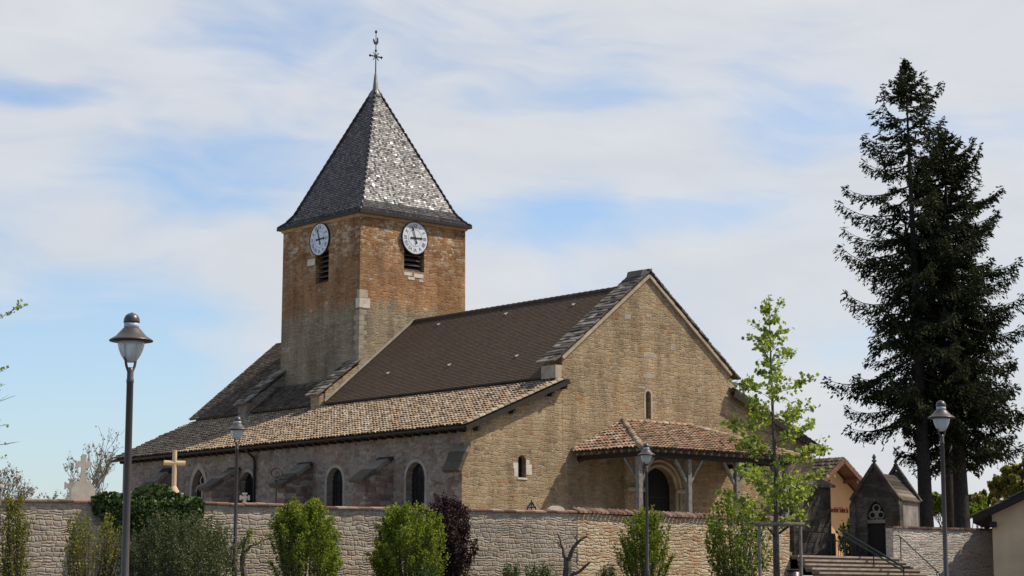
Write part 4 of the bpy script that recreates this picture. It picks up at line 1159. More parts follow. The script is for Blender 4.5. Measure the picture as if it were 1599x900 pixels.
for t in (.05, .95):
    q = top.lerp(bot, t); mb = MB(); mb.tube([q - off, Vector((q.x, q.y, max(q.z - 1.0, ground_z(80)))) - off], .022, 8); mb.build('baluster', 'greenrail', e)

# iron fence between the corner buttress and the chapel
p0 = at(1298, 862, 92.5); p1 = at(1342, 862, 92.8); d = p1 - p0; L = Vector((d.x, d.y, 0)).length
e = empty('iron_fence', (p0.x, p0.y, CH), math.atan2(d.y, d.x), label='black iron railing with spear tops beside the dark tomb chapel', cat='railing')
mb = MB()
for z0 in (.15, .82): mb.bar((0, 0, z0), (L, 0, z0), .03, .04)
n = 12
for k in range(n + 1):
    x = L * k / n; mb.tube([(x, 0, 0), (x, 0, 1.0), (x, 0, 1.08)], [.014, .014, .003], 5)
mb.build('rail_panel', 'iron', e)
for x in (0, L):
    mb = MB(); mb.tube([(x, 0, 0), (x, 0, 1.2)], .035, 8); mb.build('fence_post', 'iron', e)

# ------------------------------------------------------------------ tomb chapel (mausoleum)
p = at(1367, 782, 93); MW = 2.05; ML = 2.7
e = empty('tomb_chapel', (p.x, p.y, CH), R(-30), label='small dark gothic tomb chapel with stone roof and finials', cat='tomb chapel')
zw = at(1367, 778, 93).z - CH; za = at(1369, 727, 93).z - CH
mb = MB(); fo = [(-MW / 2, 0), (MW / 2, 0), (MW / 2, zw), (0, za), (-MW / 2, zw)]
mb.panel(fo, [arch(0, .86, .0, 1.86, 10, True)], lambda a, z, d: (a, d, z), .25)
sw = MB(); sw.box(MW / 2 - .2, MW / 2, .26, ML - .01, 0, zw - .1); sw.build('side_wall', 'chapel_side', e)
mb.poly((-MW / 2, ML, 0), (-MW / 2, 0, 0), (-MW / 2, 0, zw - .1), (-MW / 2, ML, zw - .1))
mb.prism([(-MW / 2, ML, 0), (MW / 2, ML, 0), (MW / 2, ML, zw), (0, ML, za - .1), (-MW / 2, ML, zw)], (0, .18, 0))
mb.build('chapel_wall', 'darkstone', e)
mb = MB(); mb.box(-.43, .43, .2, .22, 0, 2.7); mb.build('chapel_door', 'door', e)
tr_ = MB(); tr_.box(-.43, .43, .06, .2, 1.62, 1.78)
for (cx_, cz_, r2_) in ((0, 2.28, .16), (-.19, 1.98, .15), (.19, 1.98, .15)):
    tr_.tube([(cx_ + r2_ * math.cos(R(a)), .12, cz_ + r2_ * math.sin(R(a))) for a in range(0, 361, 30)], .038, 6)
tr_.tube([(0, .12, 1.76), (0, .12, 2.1)], .04, 5)
tr_.build('tracery', 'chapel_side', e)
for y_, dz_ in ((-.06, .05), (ML + .08, .12)):
    mb = MB()
    for sx in (-1, 1): mb.bar((sx * (MW / 2 + .10), y_, zw - .08), (0, y_, za + dz_), .22, .14)
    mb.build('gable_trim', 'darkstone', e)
for sx in (-1, 1):
    mb = MB(); mb.box(sx * (MW / 2 + .02) - .13, sx * (MW / 2 + .02) + .13, -.16, .28, 0, zw - .35)
    mb.prism([(sx * (MW / 2 + .02) - .13, -.16, zw - .35), (sx * (MW / 2 + .02) + .13, -.16, zw - .35), (sx * (MW / 2 + .02), -.16, zw - .02)], (0, .44, 0))
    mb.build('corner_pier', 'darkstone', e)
mb = MB(); zr_ = za - .32; ze_ = zw - .12
for k in range(7):
    for sx in (-1, 1):
        t0, t1 = k / 7, (k + 1.15) / 7
        xa = sx * (MW / 2 + .12) * (1 - t0); xb = sx * (MW / 2 + .12) * (1 - min(t1, 1)); a_ = ze_ + (zr_ - ze_) * t0 + .05; b_ = ze_ + (zr_ - ze_) * min(t1, 1) + .01
        mb.hexa([(xa, .2, a_ - .05), (xa, ML - .05, a_ - .05), (xb, ML - .05, b_ - .05), (xb, .2, b_ - .05), (xa, .2, a_), (xa, ML - .05, a_), (xb, ML - .05, b_), (xb, .2, b_)])
mb.build('stone_roof', 'capstone', e)
for yy, s2 in ((-.04, 1), (ML + .06, .9)):
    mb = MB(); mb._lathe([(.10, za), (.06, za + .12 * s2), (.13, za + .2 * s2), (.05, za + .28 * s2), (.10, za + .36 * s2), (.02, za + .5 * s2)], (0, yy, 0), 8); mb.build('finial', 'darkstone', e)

# ------------------------------------------------------------------ ochre house behind the church
p = at(1318, 719, 118); zr_ = p.z; gz = CH
e = empty('ochre_house', (p.x - .656, p.y + .755, gz), R(41), label='ochre rendered house with brown gabled roof behind the tomb chapel', cat='house')
Hh = zr_ - gz; hw = 4.6; zl = Hh - hw * .72
mb = MB(); mb.prism([(-hw, 0, 0), (hw, 0, 0), (hw, 0, zl - .2), (0, 0, Hh - .22), (-hw, 0, zl - .2)], (0, 9, 0)); mb.build('wall', 'render_orange', e)
rb = MB()
for sx in (-1, 1):
    rb.hexa([(sx * (hw + .7), -1.0, zl - .5 - .0), (sx * (hw + .7), 9.6, zl - .5), (0, 9.6, Hh), (0, -1.0, Hh), (sx * (hw + .7), -1.0, zl - .38), (sx * (hw + .7), 9.6, zl - .38), (0, 9.6, Hh + .12), (0, -1.0, Hh + .12)])
rf_ = rb.build('roof', 'brownwood', e)
tl = MB()
for sx in (-1, 1):
    up = Vector((-sx * (hw + .7), 0, Hh - zl + .5)); canal(tl, (sx * (hw + .72), -1.0, zl - .37), (0, 1, 0), up, [(0, 0), (10.6, 0), (10.6, up.length), (0, up.length)], .24, .36, seed=80 + sx)
tl.build('roof_tile', 'tile_old', rf_)
bb = MB()
for sx in (-1, 1):
    bb.bar((sx * (hw + .7), -1.03, zl - .5), (0, -1.03, Hh + .0), .05, .26)
    for t in (.25, .7): bb.box(sx * hw * t - .08, sx * hw * t + .08, -1.0, .05, Hh - hw * t * .74 - .38, Hh - hw * t * .74 - .2)
bb.bar((0, -.95, Hh - .3), (0, 0, Hh - .3), .16, .18); bb.build('barge_board', 'brownwood', e)
tx = MB(); q = at(1311, 797, 118)
text_mesh(tx, 'Société Salut la', .44, Matrix.Translation((.62, -.03, q.z - gz + .05)) @ Matrix.Rotation(R(90), 4, 'X') @ Matrix.Diagonal((.60, 1, 1.5, 1)))
tx.build('wall_lettering', 'redletter', e)

# cream shed at the right edge
pE = at(1523, 813, 84.5)
e = empty('cream_shed', (pE.x + .55, pE.y, ground_z(84)), R(-17), label='cream rendered shed with dark overhanging roof at the right edge', cat='shed')
g0 = ground_z(84); zE = pE.z - g0; sl_ = .47; W_ = 9.0
mb = MB(); mb.prism([(.12, 0, 0), (W_, 0, 0), (W_, 0, zE + .2), (W_ / 2, 0, zE + .12 + sl_ * W_ / 2), (.12, 0, zE + .22)], (0, 6.5, 0)); mb.build('wall', 'render_cream', e)
mb = MB(); hw = W_ / 2
for sx in (-1, 1):
    x0 = hw + sx * (hw + .6)
    mb.hexa([(x0, -.55, zE - .12), (x0, 7, zE - .12), (hw, 7, zE - .12 + sl_ * (hw + .6)), (hw, -.55, zE - .12 + sl_ * (hw + .6)), (x0, -.55, zE + .12), (x0, 7, zE + .12), (hw, 7, zE + .12 + sl_ * (hw + .6)), (hw, -.55, zE + .12 + sl_ * (hw + .6))])
rf_ = mb.build('roof', 'darkwood', e)
tl = MB(); up = Vector((hw + .6, 0, sl_ * (hw + .6))); canal(tl, (-.62, -.56, zE + .11), (0, 1, 0), up, [(0, 0), (7.5, 0), (7.5, up.length), (0, up.length)], .22, .33, seed=90)
tl.build('roof_tile', 'tile_old', rf_)
mb = MB(); mb.box(.05, .3, -.5, .02, zE - .28, zE - .06); mb.box(2.2, 2.4, -.5, .02, zE + .75, zE + .93); mb.build('purlin', 'darkwood', e)


# ------------------------------------------------------------------ plants
def limb(mb, a, b, r0, r1, n=5, wob=.05, rg=rng, seg=6, sag=0):
    a = Vector(a); b = Vector(b); pts = []; L = (b - a).length
    for i in range(n + 1):
        t = i / n; p = a.lerp(b, t)
        if 0 < i < n: p += Vector((rg.uniform(-1, 1), rg.uniform(-1, 1), rg.uniform(-1, 1))) * wob * L
        p.z -= sag * L * t * t
        pts.append(p)
    mb.tube(pts, [r0 + (r1 - r0) * i / n for i in range(n + 1)], seg)
    return pts


def spruce(loc, H, base_h, prof, lean, label, seed, dens=1.0, trunk_r=.36, fill=1.0, gapk=1.0):
    """prof: radius of the crown at given depths below the tip."""
    r_ = random.Random(seed); e = empty('spruce_tree', loc, 0, label=label, cat='tree', group='tall dark spruces behind the pale wall')
    tip = Vector((lean[0], lean[1], H))
    mb = MB(); pts = [Vector((0, 0, -.2)) + tip * (i / 14) for i in range(15)]
    mb.tube(pts, [trunk_r * (1 - i / 14) ** 1.05 * (1.18 if i == 0 else 1) + .015 for i in range(15)], 10); mb.build('trunk', 'bark', e, True)
    br = MB(); P = []; Dn = []; Sz = []
    z = base_h
    while z < H - .12:
        dep = H - z; Rr = float(np.interp(dep, [q[0] for q in prof], [q[1] for q in prof])); t = z / H; c = tip * t
        nb = r_.choice((4, 5, 5)) if dep > 1 else 4
        a0 = r_.uniform(0, 6.28)
        for k in range(nb):
            if r_.random() > dens: continue
            a = a0 + k * 6.283 / nb + r_.uniform(-.45, .45); L = Rr * r_.choice((.5, .72, .9, 1.0, 1.1, 1.2)) * r_.uniform(.88, 1.1)
            d = Vector((math.cos(a), math.sin(a), 0)); sd = Vector((-d.y, d.x, 0))
            droop = .05 - .50 * min(1, dep / 15) + r_.uniform(-.14, .14)
            n = 7; bp = []
            for i in range(n + 1):
                q = i / n
                bp.append(c + d * (L * q) + sd * (L * .08 * math.sin(q * 3 + a)) + Vector((0, 0, L * (droop * q + (.34 if dep > 3 else .55) * q ** 3 - .08 * q))))
            rb_ = max(.012, .015 * L)
            br.tube(bp, [rb_ * (1 - i / n) + .006 for i in range(n + 1)], 4, False)
            m = int(L * 6.5 * fill) + 3
            for j in range(m):
                # side twig, swept forward, hanging at its end
                q = (j + r_.random()) / m * .84 + .16; x = min(q, .999) * n; i = int(x); o0 = bp[i].lerp(bp[i + 1], x - i)
                sg = 1 if j % 2 else -1
                tl_ = (.36 * L * (1 - q) + .30) * r_.uniform(.55, 1.1)
                tl_ = min(tl_, 1.25) * (min(1.0, .35 + dep * .16))
                tv = (sd * sg * .75 + d * .75 + Vector((0, 0, r_.uniform(-.25, .15)))).normalized()
                nk = int(tl_ * 17) + 4
                hang = r_.uniform(.10, .45) + (.30 if dep > 7 else 0)
                for h in range(nk):
                    y = (h + r_.random()) / nk
                    pp = o0 + tv * (tl_ * y) + Vector((0, 0, -hang * tl_ * y * y))
                    drop = r_.uniform(0, .26 if dep > 4 else .12)
                    P.append((pp.x + r_.gauss(0, .03), pp.y + r_.gauss(0, .03), pp.z - drop + r_.gauss(0, .02)))
                    v = tv * .9 + sd * r_.uniform(-.6, .6) + Vector((0, 0, -hang * 1.2 * y - drop * 2 + .1))
                    Dn.append((v.x, v.y, v.z)); Sz.append(r_.uniform(.13, .27))
            for h in range(8):
                pp = bp[-1] + d * r_.uniform(-.25, .12) + Vector((0, 0, r_.uniform(-.06, .1)))
                P.append(tuple(pp)); v = d + Vector((0, 0, .5)); Dn.append(tuple(v)); Sz.append(.2)
        z += r_.uniform(.36, .62) * gapk if dep > 2 else .2
    br.build('branches', 'bark', e)
    leaves('crown', P, Sz, 'needle', e, dirs=Dn, aspect=.36, seed=seed)
    return e


g = CH
prof1 = [(0, .05), (.8, .40), (1.4, .95), (2.2, 1.75), (3.4, 2.2), (4.7, 2.0), (6.2, 2.6), (7.4, 3.6), (9.2, 3.5), (10.7, 3.2), (12, 3.1), (13.4, 4.0), (15.2, 3.7), (16.7, 3.1), (18.2, 2.6), (19.5, 2.0)]
p = at(1448, 830, 98); q = at(1408, 93, 98)
spruce((p.x, p.y, g), q.z - g, 7.2, prof1, (q.x - p.x + .15, 0), 'tallest spruce with an open ragged crown and bare leaning trunk', 101, .86, .38, 1.25, 1.1)
prof2 = [(0, .10), (1.2, 1.1), (2.9, 1.9), (4.2, 2.4), (6.2, 2.85), (10, 2.9), (14, 2.8), (17, 2.4), (19, 1.9)]
p = at(1504, 830, 99); q = at(1474, 205, 99)
spruce((p.x, p.y, g), q.z - g, 5.4, prof2, (q.x - p.x, .2), 'dense right hand spruce whose boughs hang over the shed side', 102, 1.0, .42, 1.8, .8)
p = at(1484, 830, 104); q = at(1462, 290, 104)
spruce((p.x, p.y, g), q.z - g, 8.0, [(0, .08), (2, 1.1), (5, 1.8), (9, 2.2), (14, 2.3), (18, 2.0), (19, 1.6)], (q.x - p.x, 0), 'shaded middle spruce standing behind the two others', 103, .9, .36, 1.2, .9)


def shoots(rg, n, H, prof, base_r=.15, k0=.35, per=60, spread=.06, tuft=.5, tw=.075, tshare=.62):
    """Upright shoots fanning out of a short base; returns leaf points and stem polylines."""
    P = []; st_ = []
    hs = [a for a, b in prof]; rs = [b for a, b in prof]
    for i in range(n):
        a = rg.uniform(0, 6.283); h = rg.uniform(.22, 1.0) ** .75; rad = float(np.interp(h, hs, rs)) * (rg.uniform(.25, 1.03) ** .5)
        end = Vector((math.cos(a) * rad, math.sin(a) * rad, H * h)); beg = Vector((math.cos(a) * base_r * rg.random(), math.sin(a) * base_r * rg.random(), 0))
        mid_ = beg.lerp(end, .55) + Vector((math.cos(a), math.sin(a), 0)) * rad * .22 - Vector((0, 0, H * .06))
        pts = []
        for s in np.linspace(0, 1, 7):
            pts.append(beg * (1 - s) ** 2 + mid_ * 2 * s * (1 - s) + end * s * s)
        st_.append(pts)
        td = ((pts[6] - pts[4]).normalized() + Vector((math.cos(a), math.sin(a), 0)) * rg.uniform(0, .6)).normalized(); tl_ = tuft * rg.uniform(.7, 1.3)
        for j in range(int(per * tshare)):
            y = rg.random(); w_ = tw * (1.15 - .75 * y)
            q = end + td * (tl_ * (y - .55)) + Vector((0, 0, .10 * tl_ * y)); P.append((q.x + rg.gauss(0, w_), q.y + rg.gauss(0, w_), max(.03, q.z + rg.gauss(0, w_ * .7))))
        for j in range(per - int(per * tshare)):
            s = k0 + (1 - k0) * rg.random() ** .8; x = min(s, .999) * 6; q = pts[int(x)].lerp(pts[int(x) + 1], x - int(x))
            sp_ = spread * H * (1.25 - s * .75)
            P.append((q.x + rg.gauss(0, sp_ * .5), q.y + rg.gauss(0, sp_ * .5), max(.03, q.z + rg.gauss(0, sp_ * .7))))
    return P, st_


def shrub(name, loc, H, prof, mat, label, seed, n=150, per=70, leaf=.075, spread=.055, stem='barkgrey', k0=.35, group=None, cat='shrub', base_r=.15, sr=.014, up=.5, tuft=.5, tw=.075, tshare=.62):
    rg = random.Random(seed); e = empty(name, loc, rg.uniform(0, 6), label=label, cat=cat, group=group)
    P, st_ = shoots(rg, n, H, prof, base_r, k0, per, spread, tuft, tw, tshare)
    mb = MB()
    for s in st_[:90]: mb.tube(s, [sr * (1.6 - 1.4 * i / 6) for i in range(7)], 4, False)
    mb.build('stems', stem, e)
    leaves('foliage', P, leaf, mat, e, up=up, aspect=.8, seed=seed)
    return e


def gnd(x, Y):
    d = pxdir(x, 880); return Vector((d.x * Y / d.y, Y, ground_z(Y)))


PX = lambda px, Y: px * Y / 3264 * 1.005
horn = [(0, .62), (.2, .90), (.4, 1.0), (.62, .98), (.82, .82), (.94, .56), (1, .28)]
hp_ = lambda r_: [(a, b * r_) for a, b in horn]
p = gnd(474, 66.5); shrub('hornbeam_shrub', p, at(474, 795, 66.5).z - p.z, hp_(PX(60, 66.5)), 'hornbeam', 'bright green rounded shrub nearest the grey green bush and the small distant lamp', 201, 105, 230, .065, .035, k0=.5, tuft=.6, tw=.10, tshare=.72, base_r=.5, group='bright green shrubs along the wall')
p = gnd(639, 67.5); shrub('hornbeam_shrub', p, at(639, 801, 67.5).z - p.z, hp_(PX(56, 67.5)), 'hornbeam', 'bright green dense shrub next to the dark red maple', 202, 115, 230, .065, .035, k0=.5, tuft=.6, tw=.10, tshare=.72, base_r=.5, group='bright green shrubs along the wall')
p = gnd(1006, 73); shrub('hornbeam_shrub', p, at(1006, 804, 73).z - p.z, [(0, .2), (.2, .6), (.5, PX(46, 73)), (.75, PX(38, 73)), (.92, PX(22, 73)), (1, .15)], 'hornbeam', 'bright green fan shaped shrub behind the slim lamp before the porch', 203, 75, 150, .065, .03, k0=.5, tuft=.65, tw=.07, tshare=.65, group='bright green shrubs along the wall')
p = gnd(697, 70); shrub('maple_shrub', p, at(697, 786, 70).z - p.z, [(0, .3), (.2, .7), (.45, PX(46, 70)), (.7, PX(44, 70)), (.9, PX(32, 70)), (1, .3)], 'maple', 'dark purple red leaved maple bush before the wall', 204, 150, 75, .075, .06, stem='bark', cat='bush', k0=.45)
p = gnd(1152, 76); shrub('leafy_shrub', p, at(1152, 782, 76).z - p.z, [(0, .3), (.25, PX(45, 76)), (.6, PX(56, 76)), (.85, PX(45, 76)), (1, PX(20, 76))], 'midgreen', 'loose leafy mid green shrub left of the staked tree', 205, 80, 46, .12, .05, k0=.25, tshare=.4, tw=.12)
p = gnd(283, 60.5); shrub('broad_shrub', p, at(270, 818, 60.5).z - p.z, [(0, PX(80, 60)), (.3, PX(105, 60)), (.6, PX(96, 60)), (.8, PX(72, 60)), (1, PX(35, 60))], 'greygreen', 'broad grey green feathery shrub below the ivy', 206, 330, 95, .055, .05, base_r=1.1, k0=.2, tuft=.7, tw=.06)
p = gnd(142, 60); shrub('forsythia_shrub', p, at(142, 812, 60).z - p.z, [(0, .5), (.3, PX(48, 60)), (.6, PX(50, 60)), (.85, PX(44, 60)), (1, PX(30, 60))], 'forsythia', 'thin yellow flecked shrub left of the ivy clump', 207, 85, 60, .06, .05, base_r=.5, k0=.15, group='yellow green shrubs at the left')
p = gnd(18, 58); shrub('forsythia_shrub', p, at(18, 782, 58).z - p.z, [(0, .3), (.3, PX(26, 58)), (.7, PX(24, 58)), (.9, PX(17, 58)), (1, PX(8, 58))], 'forsythia', 'narrow yellow green shrub beside the thin post at the left edge', 208, 65, 70, .06, .04, base_r=.3, k0=.1, group='yellow green shrubs at the left')
for i, (x, y, Y, w, lab) in enumerate(((842, 886, 72, 24, 'low dark green cushion plant left of the pollarded stump'), (798, 888, 71, 16, 'tiny yellowish cushion plant under the pink wall'), (950, 891, 74, 18, 'low green cushion plant right of the pollarded stump'), (668, 892, 66.5, 22, 'tiny green cushion plant under the bright shrub by the maple'))):
    p = gnd(x, Y); shrub('cushion_plant', p, at(x, y, Y).z - p.z, [(0, PX(w, Y)), (.5, PX(w, Y)), (.8, PX(w * .8, Y)), (1, PX(w * .4, Y))], 'ivy', lab, 210 + i, 50, 40, .06, .1, group='low plants under the wall', cat='plant', base_r=.4, k0=.2)
p = at(1328, 826, 97); h_ = p.z - CH + .2
shrub('leafy_shrub', (p.x, p.y, CH), h_, [(0, .4), (.5, PX(24, 97)), (.8, PX(20, 97)), (1, .3)], 'midgreen', 'small leafy shrub behind the black iron railing', 215, 45, 40, .11, .05)

# ivy over the wall top
rg = random.Random(300); e = empty('ivy_clump', (WC - D1 * 15.75).to_tuple()[:2] + (ground_z(66),), R(29), label='dark glossy ivy clump spilling over the boundary wall', cat='ivy')
P = []; zt_ = WT - ground_z(66)
for i in range(5200):
    x = rg.uniform(-1.85, 1.75); env = 1 - (abs(x) / 1.9) ** 3
    zlo = zt_ - .9 * env - .25; zhi = zt_ + .50 * env * (.75 + .35 * math.sin(x * 3.1 + 1)) ; zz = rg.uniform(zlo, zhi)
    th = .62 * env * math.sqrt(max(0, 1 - ((zz - (zt_ - .25)) / 1.3) ** 2)); yy = rg.choice((-1, -1, 1)) * th * rg.uniform(.55, 1.0) + (.0 if zz < zt_ else .15) - .1
    P.append((x, yy, zz))
leaves('foliage', P, .13, 'ivy', e, up=.3, aspect=.95, seed=300)
mb = MB()
for i in range(14):
    x = rg.uniform(-1.4, 1.4); limb(mb, (x * .6, -.1, 0), (x, -.12, zt_ - .2), .03, .012, 6, .02, rg, 5)
mb.build('stems', 'barkgrey', e)

# pollarded stumps
def pollard(x, Y, spec, label, knob='barkgrey'):
    p = gnd(x, Y); e = empty('pollarded_tree', p, 0, label=label, cat='small tree', group='pollarded trees in the planting bed'); mb = MB(); rg = random.Random(int(x))
    for (pts, r0, r1) in spec:
        w = [at(a, b, Y + dy) - p for a, b, dy in pts]
        fine = []
        for a, b in zip(w, w[1:]):
            for t in (0, .33, .66): fine.append(a.lerp(b, t) + Vector((rg.uniform(-.03, .03), rg.uniform(-.03, .03), rg.uniform(-.02, .02))))
        fine.append(w[-1]); n = len(fine) - 1
        mb.tube(fine, [(r0 + (r1 - r0) * i / n) * rg.uniform(.85, 1.2) for i in range(n + 1)], 6)
    mb.build('limbs', knob, e); return e


pe = pollard(886, 71.5, [([(886, 905, 0), (886, 876, 0)], .15, .12), ([(884, 880, 0), (879, 858, .1), (871, 834, .2)], .075, .03), ([(887, 880, 0), (895, 858, -.1), (903, 845, -.1), (917, 838, -.2)], .08, .03), ([(903, 848, -.1), (900, 838, 0), (903, 834, 0)], .045, .02), ([(890, 900, 0), (908, 890, -.2), (922, 878, -.3)], .07, .03), ([(880, 862, .1), (872, 848, .3), (863, 846, .3)], .03, .012)], 'dark knobbly pollarded stump with bare raised limbs before the wall', 'barkgrey')
pe2 = pollard(388, 62, [([(381, 905, 0), (378, 868, 0)], .10, .08), ([(378, 870, 0), (382, 848, 0), (389, 832, .1)], .045, .02), ([(379, 868, 0), (390, 852, -.1), (406, 849, -.1)], .045, .015), ([(379, 868, 0), (390, 858, .1), (396, 848, .1)], .035, .012)], 'knobbly pruned tree with yellowish tufts behind the second lamp', 'barkgrey')
for pp, pts in ((pe2, ((389, 832), (388, 838), (383, 846), (372, 856), (378, 852), (404, 849))),):
    P = []
    for a, b in pts:
        q = at(a, b, 62) - pp.location
        for k in range(60): P.append((q.x + rg.gauss(0, .07), q.y + rg.gauss(0, .07), q.z + rg.gauss(0, .08)))
    leaves('foliage', P, .06, 'forsythia', pp, seed=9)

# staked young tulip tree
pT = gnd(1213, 65); tip = at(1200, 460, 65)
e = empty('tulip_tree', pT, 0, label='slender young tree with fresh green leaves standing before the church front', cat='tree')
rg = random.Random(400); HT = tip.z - pT.z; topv = tip - pT
tb = MB(); tpts = [Vector((0, 0, -.1)), Vector((0, 0, 2.2)), Vector((.03, 0, 3.4)), Vector((topv.x * .3, 0, 5.2)), Vector((topv.x * .6, 0, 7.2)), topv]
tb.tube(tpts, [.10, .085, .075, .05, .03, .008], 8); tb.build('trunk', 'barkgrey', e, True)
bb = MB(); P = []; env = [(2.3, .6), (2.9, 1.3), (3.6, 1.7), (4.4, 1.7), (5.2, 1.4), (6.0, 1.1), (6.8, 1.15), (7.4, .75), (8.2, .55), (9.2, .25)]
for i in range(54):
    t = (i + .5) / 54; z0 = 2.0 + (HT - 2.5) * t ** 1.1
    for a_, b_ in zip(tpts, tpts[1:]):
        if a_.z <= z0 <= b_.z: c0 = a_.lerp(b_, (z0 - a_.z) / (b_.z - a_.z))
    zend = z0 + rg.uniform(.3, 1.1) * (1 - t * .6); rad = float(np.interp(zend, [q[0] for q in env], [q[1] for q in env])) * rg.choice((.5, .8, 1.0, 1.1)); an = i * 2.4 + rg.uniform(-.5, .5)
    dv = Vector((math.cos(an), math.sin(an), 0))
    end = c0 + dv * rad; end.z = min(zend, HT - .1)
    pts = limb(bb, c0, end, .02 * (1.2 - t), .005, 4, .05, rg, 4)
    for j in range(int(5 + 12 * rad)):
        x = rg.uniform(.3, 1.0) * 3.99; q = pts[int(x)].lerp(pts[int(x) + 1], x - int(x))
        tv = (dv * rg.uniform(0, 1) + Vector((rg.gauss(0, .7), rg.gauss(0, .7), rg.uniform(-.1, .9)))).normalized() * rg.uniform(.22, .62) * (1.1 - .5 * t)
        limb(bb, q, q + tv, .006, .002, 2, .04, rg, 3)
        for k in range(rg.choice((3, 4, 5, 6))):
            r2_ = q + tv * rg.uniform(.3, 1.05); P.append((r2_.x + rg.gauss(0, .05), r2_.y + rg.gauss(0, .05), r2_.z + rg.gauss(0, .05)))
for j in range(22): P.append((topv.x + rg.gauss(0, .07), topv.y + rg.gauss(0, .07), HT - abs(rg.gauss(0, .35))))
bb.build('branches', 'barkgrey', e)
leaves('crown', P, .12, 'tulip', e, up=.1, aspect=1.1, seed=401)
e = empty('tree_stake', pT, 0, label='weathered timber stake frame around the young tree trunk', cat='tree stake')
for x in (1184, 1248):
    q = at(x, 822, 65) - pT; mb = MB(); mb.tube([(q.x, -.25, -.1), (q.x, -.25, q.z + .02)], .05, 8); mb.build('post', 'stakewood', e)
q0 = at(1176, 819, 65) - pT; q1 = at(1254, 820, 65) - pT
mb = MB(); mb.tube([(q0.x, -.36, q0.z), (q1.x, -.36, q1.z)], .06, 8); mb.tube([(0, .55, -.1), (0, .55, q0.z)], .05, 8); mb.build('crossbar', 'stakewood', e)
mb = MB(); mb.bar((-.3, -.3, q0.z - .12), (.06, .1, q0.z - .5), .02, .06); mb.bar((.35, -.3, q0.z - .08), (.06, .1, q0.z - .3), .02, .06); mb.build('strap', 'black', e)
p = gnd(1240, 79)
e = empty('litter_bin', (at(1239, 890, 79).x, 79, ground_z(79)), 0, label='small dark grey bin at the left foot of the steps', cat='bin'); hb = at(1239, 889, 79).z - ground_z(79)
mb = MB(); mb._lathe([(.2, 0), (.23, .05), (.25, hb - .06)], (0, 0, 0), 16); mb.build('bin_body', 'lamp', e, True)
mb = MB(); mb._lathe([(.27, hb - .058), (.27, hb - .02), (.2, hb)], (0, 0, 0), 16); mb.build('bin_rim', 'gutter', e)


# bare and budding trees in the distance and at the edges
def twiggy(name, loc, H, spread, label, seed, leafmat='bud', leafn=6, leaf=.07, base=.2, twig='twig', depth=4, cat='tree', group=None):
    rg = random.Random(seed); e = empty(name, loc, 0, label=label, cat=cat, group=group); mb = MB(); P = []

    def grow(p, d, L, r, k):
        q = p + d * L; limb(mb, p, q, r, r * .6, 3, .05, rg, 5 if k > 1 else 3)
        if k == 0:
            for j in range(leafn): P.append(tuple(p.lerp(q, rg.random()) + Vector((rg.gauss(0, .1), rg.gauss(0, .1), rg.gauss(0, .1))) * L * .8))
            return
        for j in range(rg.choice((2, 3, 3, 4))):
            v = Vector((rg.gauss(0, spread), rg.gauss(0, spread), .75 + rg.gauss(0, .25))).normalized()
            grow(p.lerp(q, rg.uniform(.55, 1)), (d * .9 + v * .8).normalized(), L * rg.uniform(.6, .85), r * .58, k - 1)
    grow(Vector((0, 0, 0)), Vector((0, 0, 1)), H * .34, H * .018, depth)
    mb.build('trunk', twig, e)
    leaves('crown', P, leaf, leafmat, e, seed=seed)
    return e


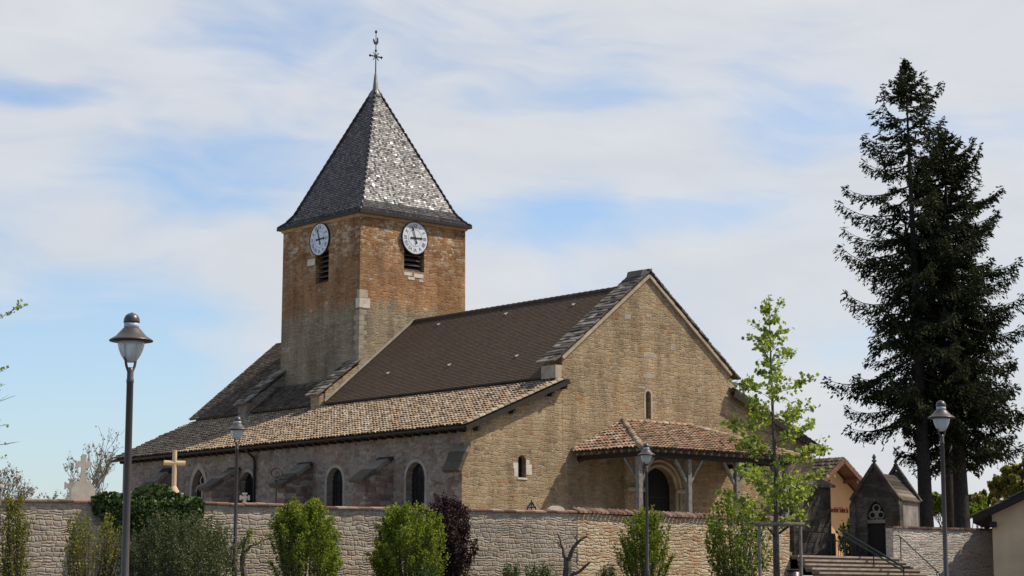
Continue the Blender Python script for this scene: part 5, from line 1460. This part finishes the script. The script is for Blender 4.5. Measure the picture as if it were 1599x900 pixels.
for (x, y, Y, lab, sd, mt, sp_) in ((150, 672, 125, 'bare twiggy tree left of the tombstone crosses', 501, 'bud', .75), (100, 740, 128, 'low bare brownish tree far left beyond the graves', 502, 'bud', .8), (6, 716, 120, 'bare tree at the left edge above the thin post', 503, 'bud', .8)):
    p = at(x, y, Y); twiggy('bare_tree', (p.x, p.y, CH - .3), p.z - CH + .2, sp_, lab, sd, mt, 3, .11, group='bare trees beyond the graves', depth=5)
for (x, y, Y, lab, sd, mt) in ((1550, 742, 125, 'budding yellow green tree above the shed roof', 511, 'forsythia'), (1470, 752, 122, 'leafy green tree between the spruce trunks', 512, 'midgreen'), (1588, 738, 120, 'light green leafy tree at the far right edge', 513, 'forsythia'), (1518, 768, 118, 'low green bush behind the right hand spruce', 514, 'midgreen')):
    p = at(x, y, Y); twiggy('budding_tree', (p.x, p.y, CH - .3), p.z - CH + .3, .7, lab, sd, mt, 34, .26, group='budding trees beyond the spruces', depth=5)
# branches of a tree just outside the left edge
pB = Vector((at(-95, 600, 45).x, 45, ground_z(45)))
e = empty('budding_tree', pB, 0, label='tree outside the left edge with budding branch tips reaching in', cat='tree')
rg = random.Random(520); mb = MB(); P = []; hB = at(-95, 430, 45).z - pB.z
mb.tube([(0, 0, 0), (.1, 0, hB * .5), (-.1, 0, hB)], [.13, .09, .02], 8); mb.build('trunk', 'barkgrey', e, True)
bb = MB()
for (x, y, x0, y0, lv_) in ((42, 477, -90, 540, 34), (12, 575, -92, 640, 26), (8, 600, -92, 650, 8), (24, 618, -92, 668, 0), (14, 663, -92, 690, 3), (30, 690, -92, 705, 2), (12, 716, -92, 720, 6), (-20, 480, -95, 560, 60), (-30, 520, -95, 600, 50)):
    q = at(x, y, 45 + rg.uniform(-.5, .5)) - pB; q0 = at(x0, y0, 45) - pB; q0.x = 0; q0.y = 0
    pts = limb(bb, q0, q, .022, .004, 5, .03, rg, 4)
    for j in range(3):
        a = pts[rg.choice((2, 3, 4))]; v = (q - a) * rg.uniform(.4, .8) + Vector((0, 0, rg.uniform(-.15, .2))); limb(bb, a, a + v, .008, .002, 3, .06, rg, 4)
        for k in range(lv_ // 4): P.append(tuple(a + v * rg.uniform(.3, 1) + Vector((rg.gauss(0, .03), rg.gauss(0, .03), rg.gauss(0, .03)))))
    for k in range(lv_): P.append(tuple(pts[3].lerp(q, rg.uniform(.2, 1.0)) + Vector((rg.gauss(0, .03), rg.gauss(0, .05), abs(rg.gauss(0, .03))))))
bb.build('branches', 'twig', e); leaves('crown', P, .07, 'tulip', e, seed=520)
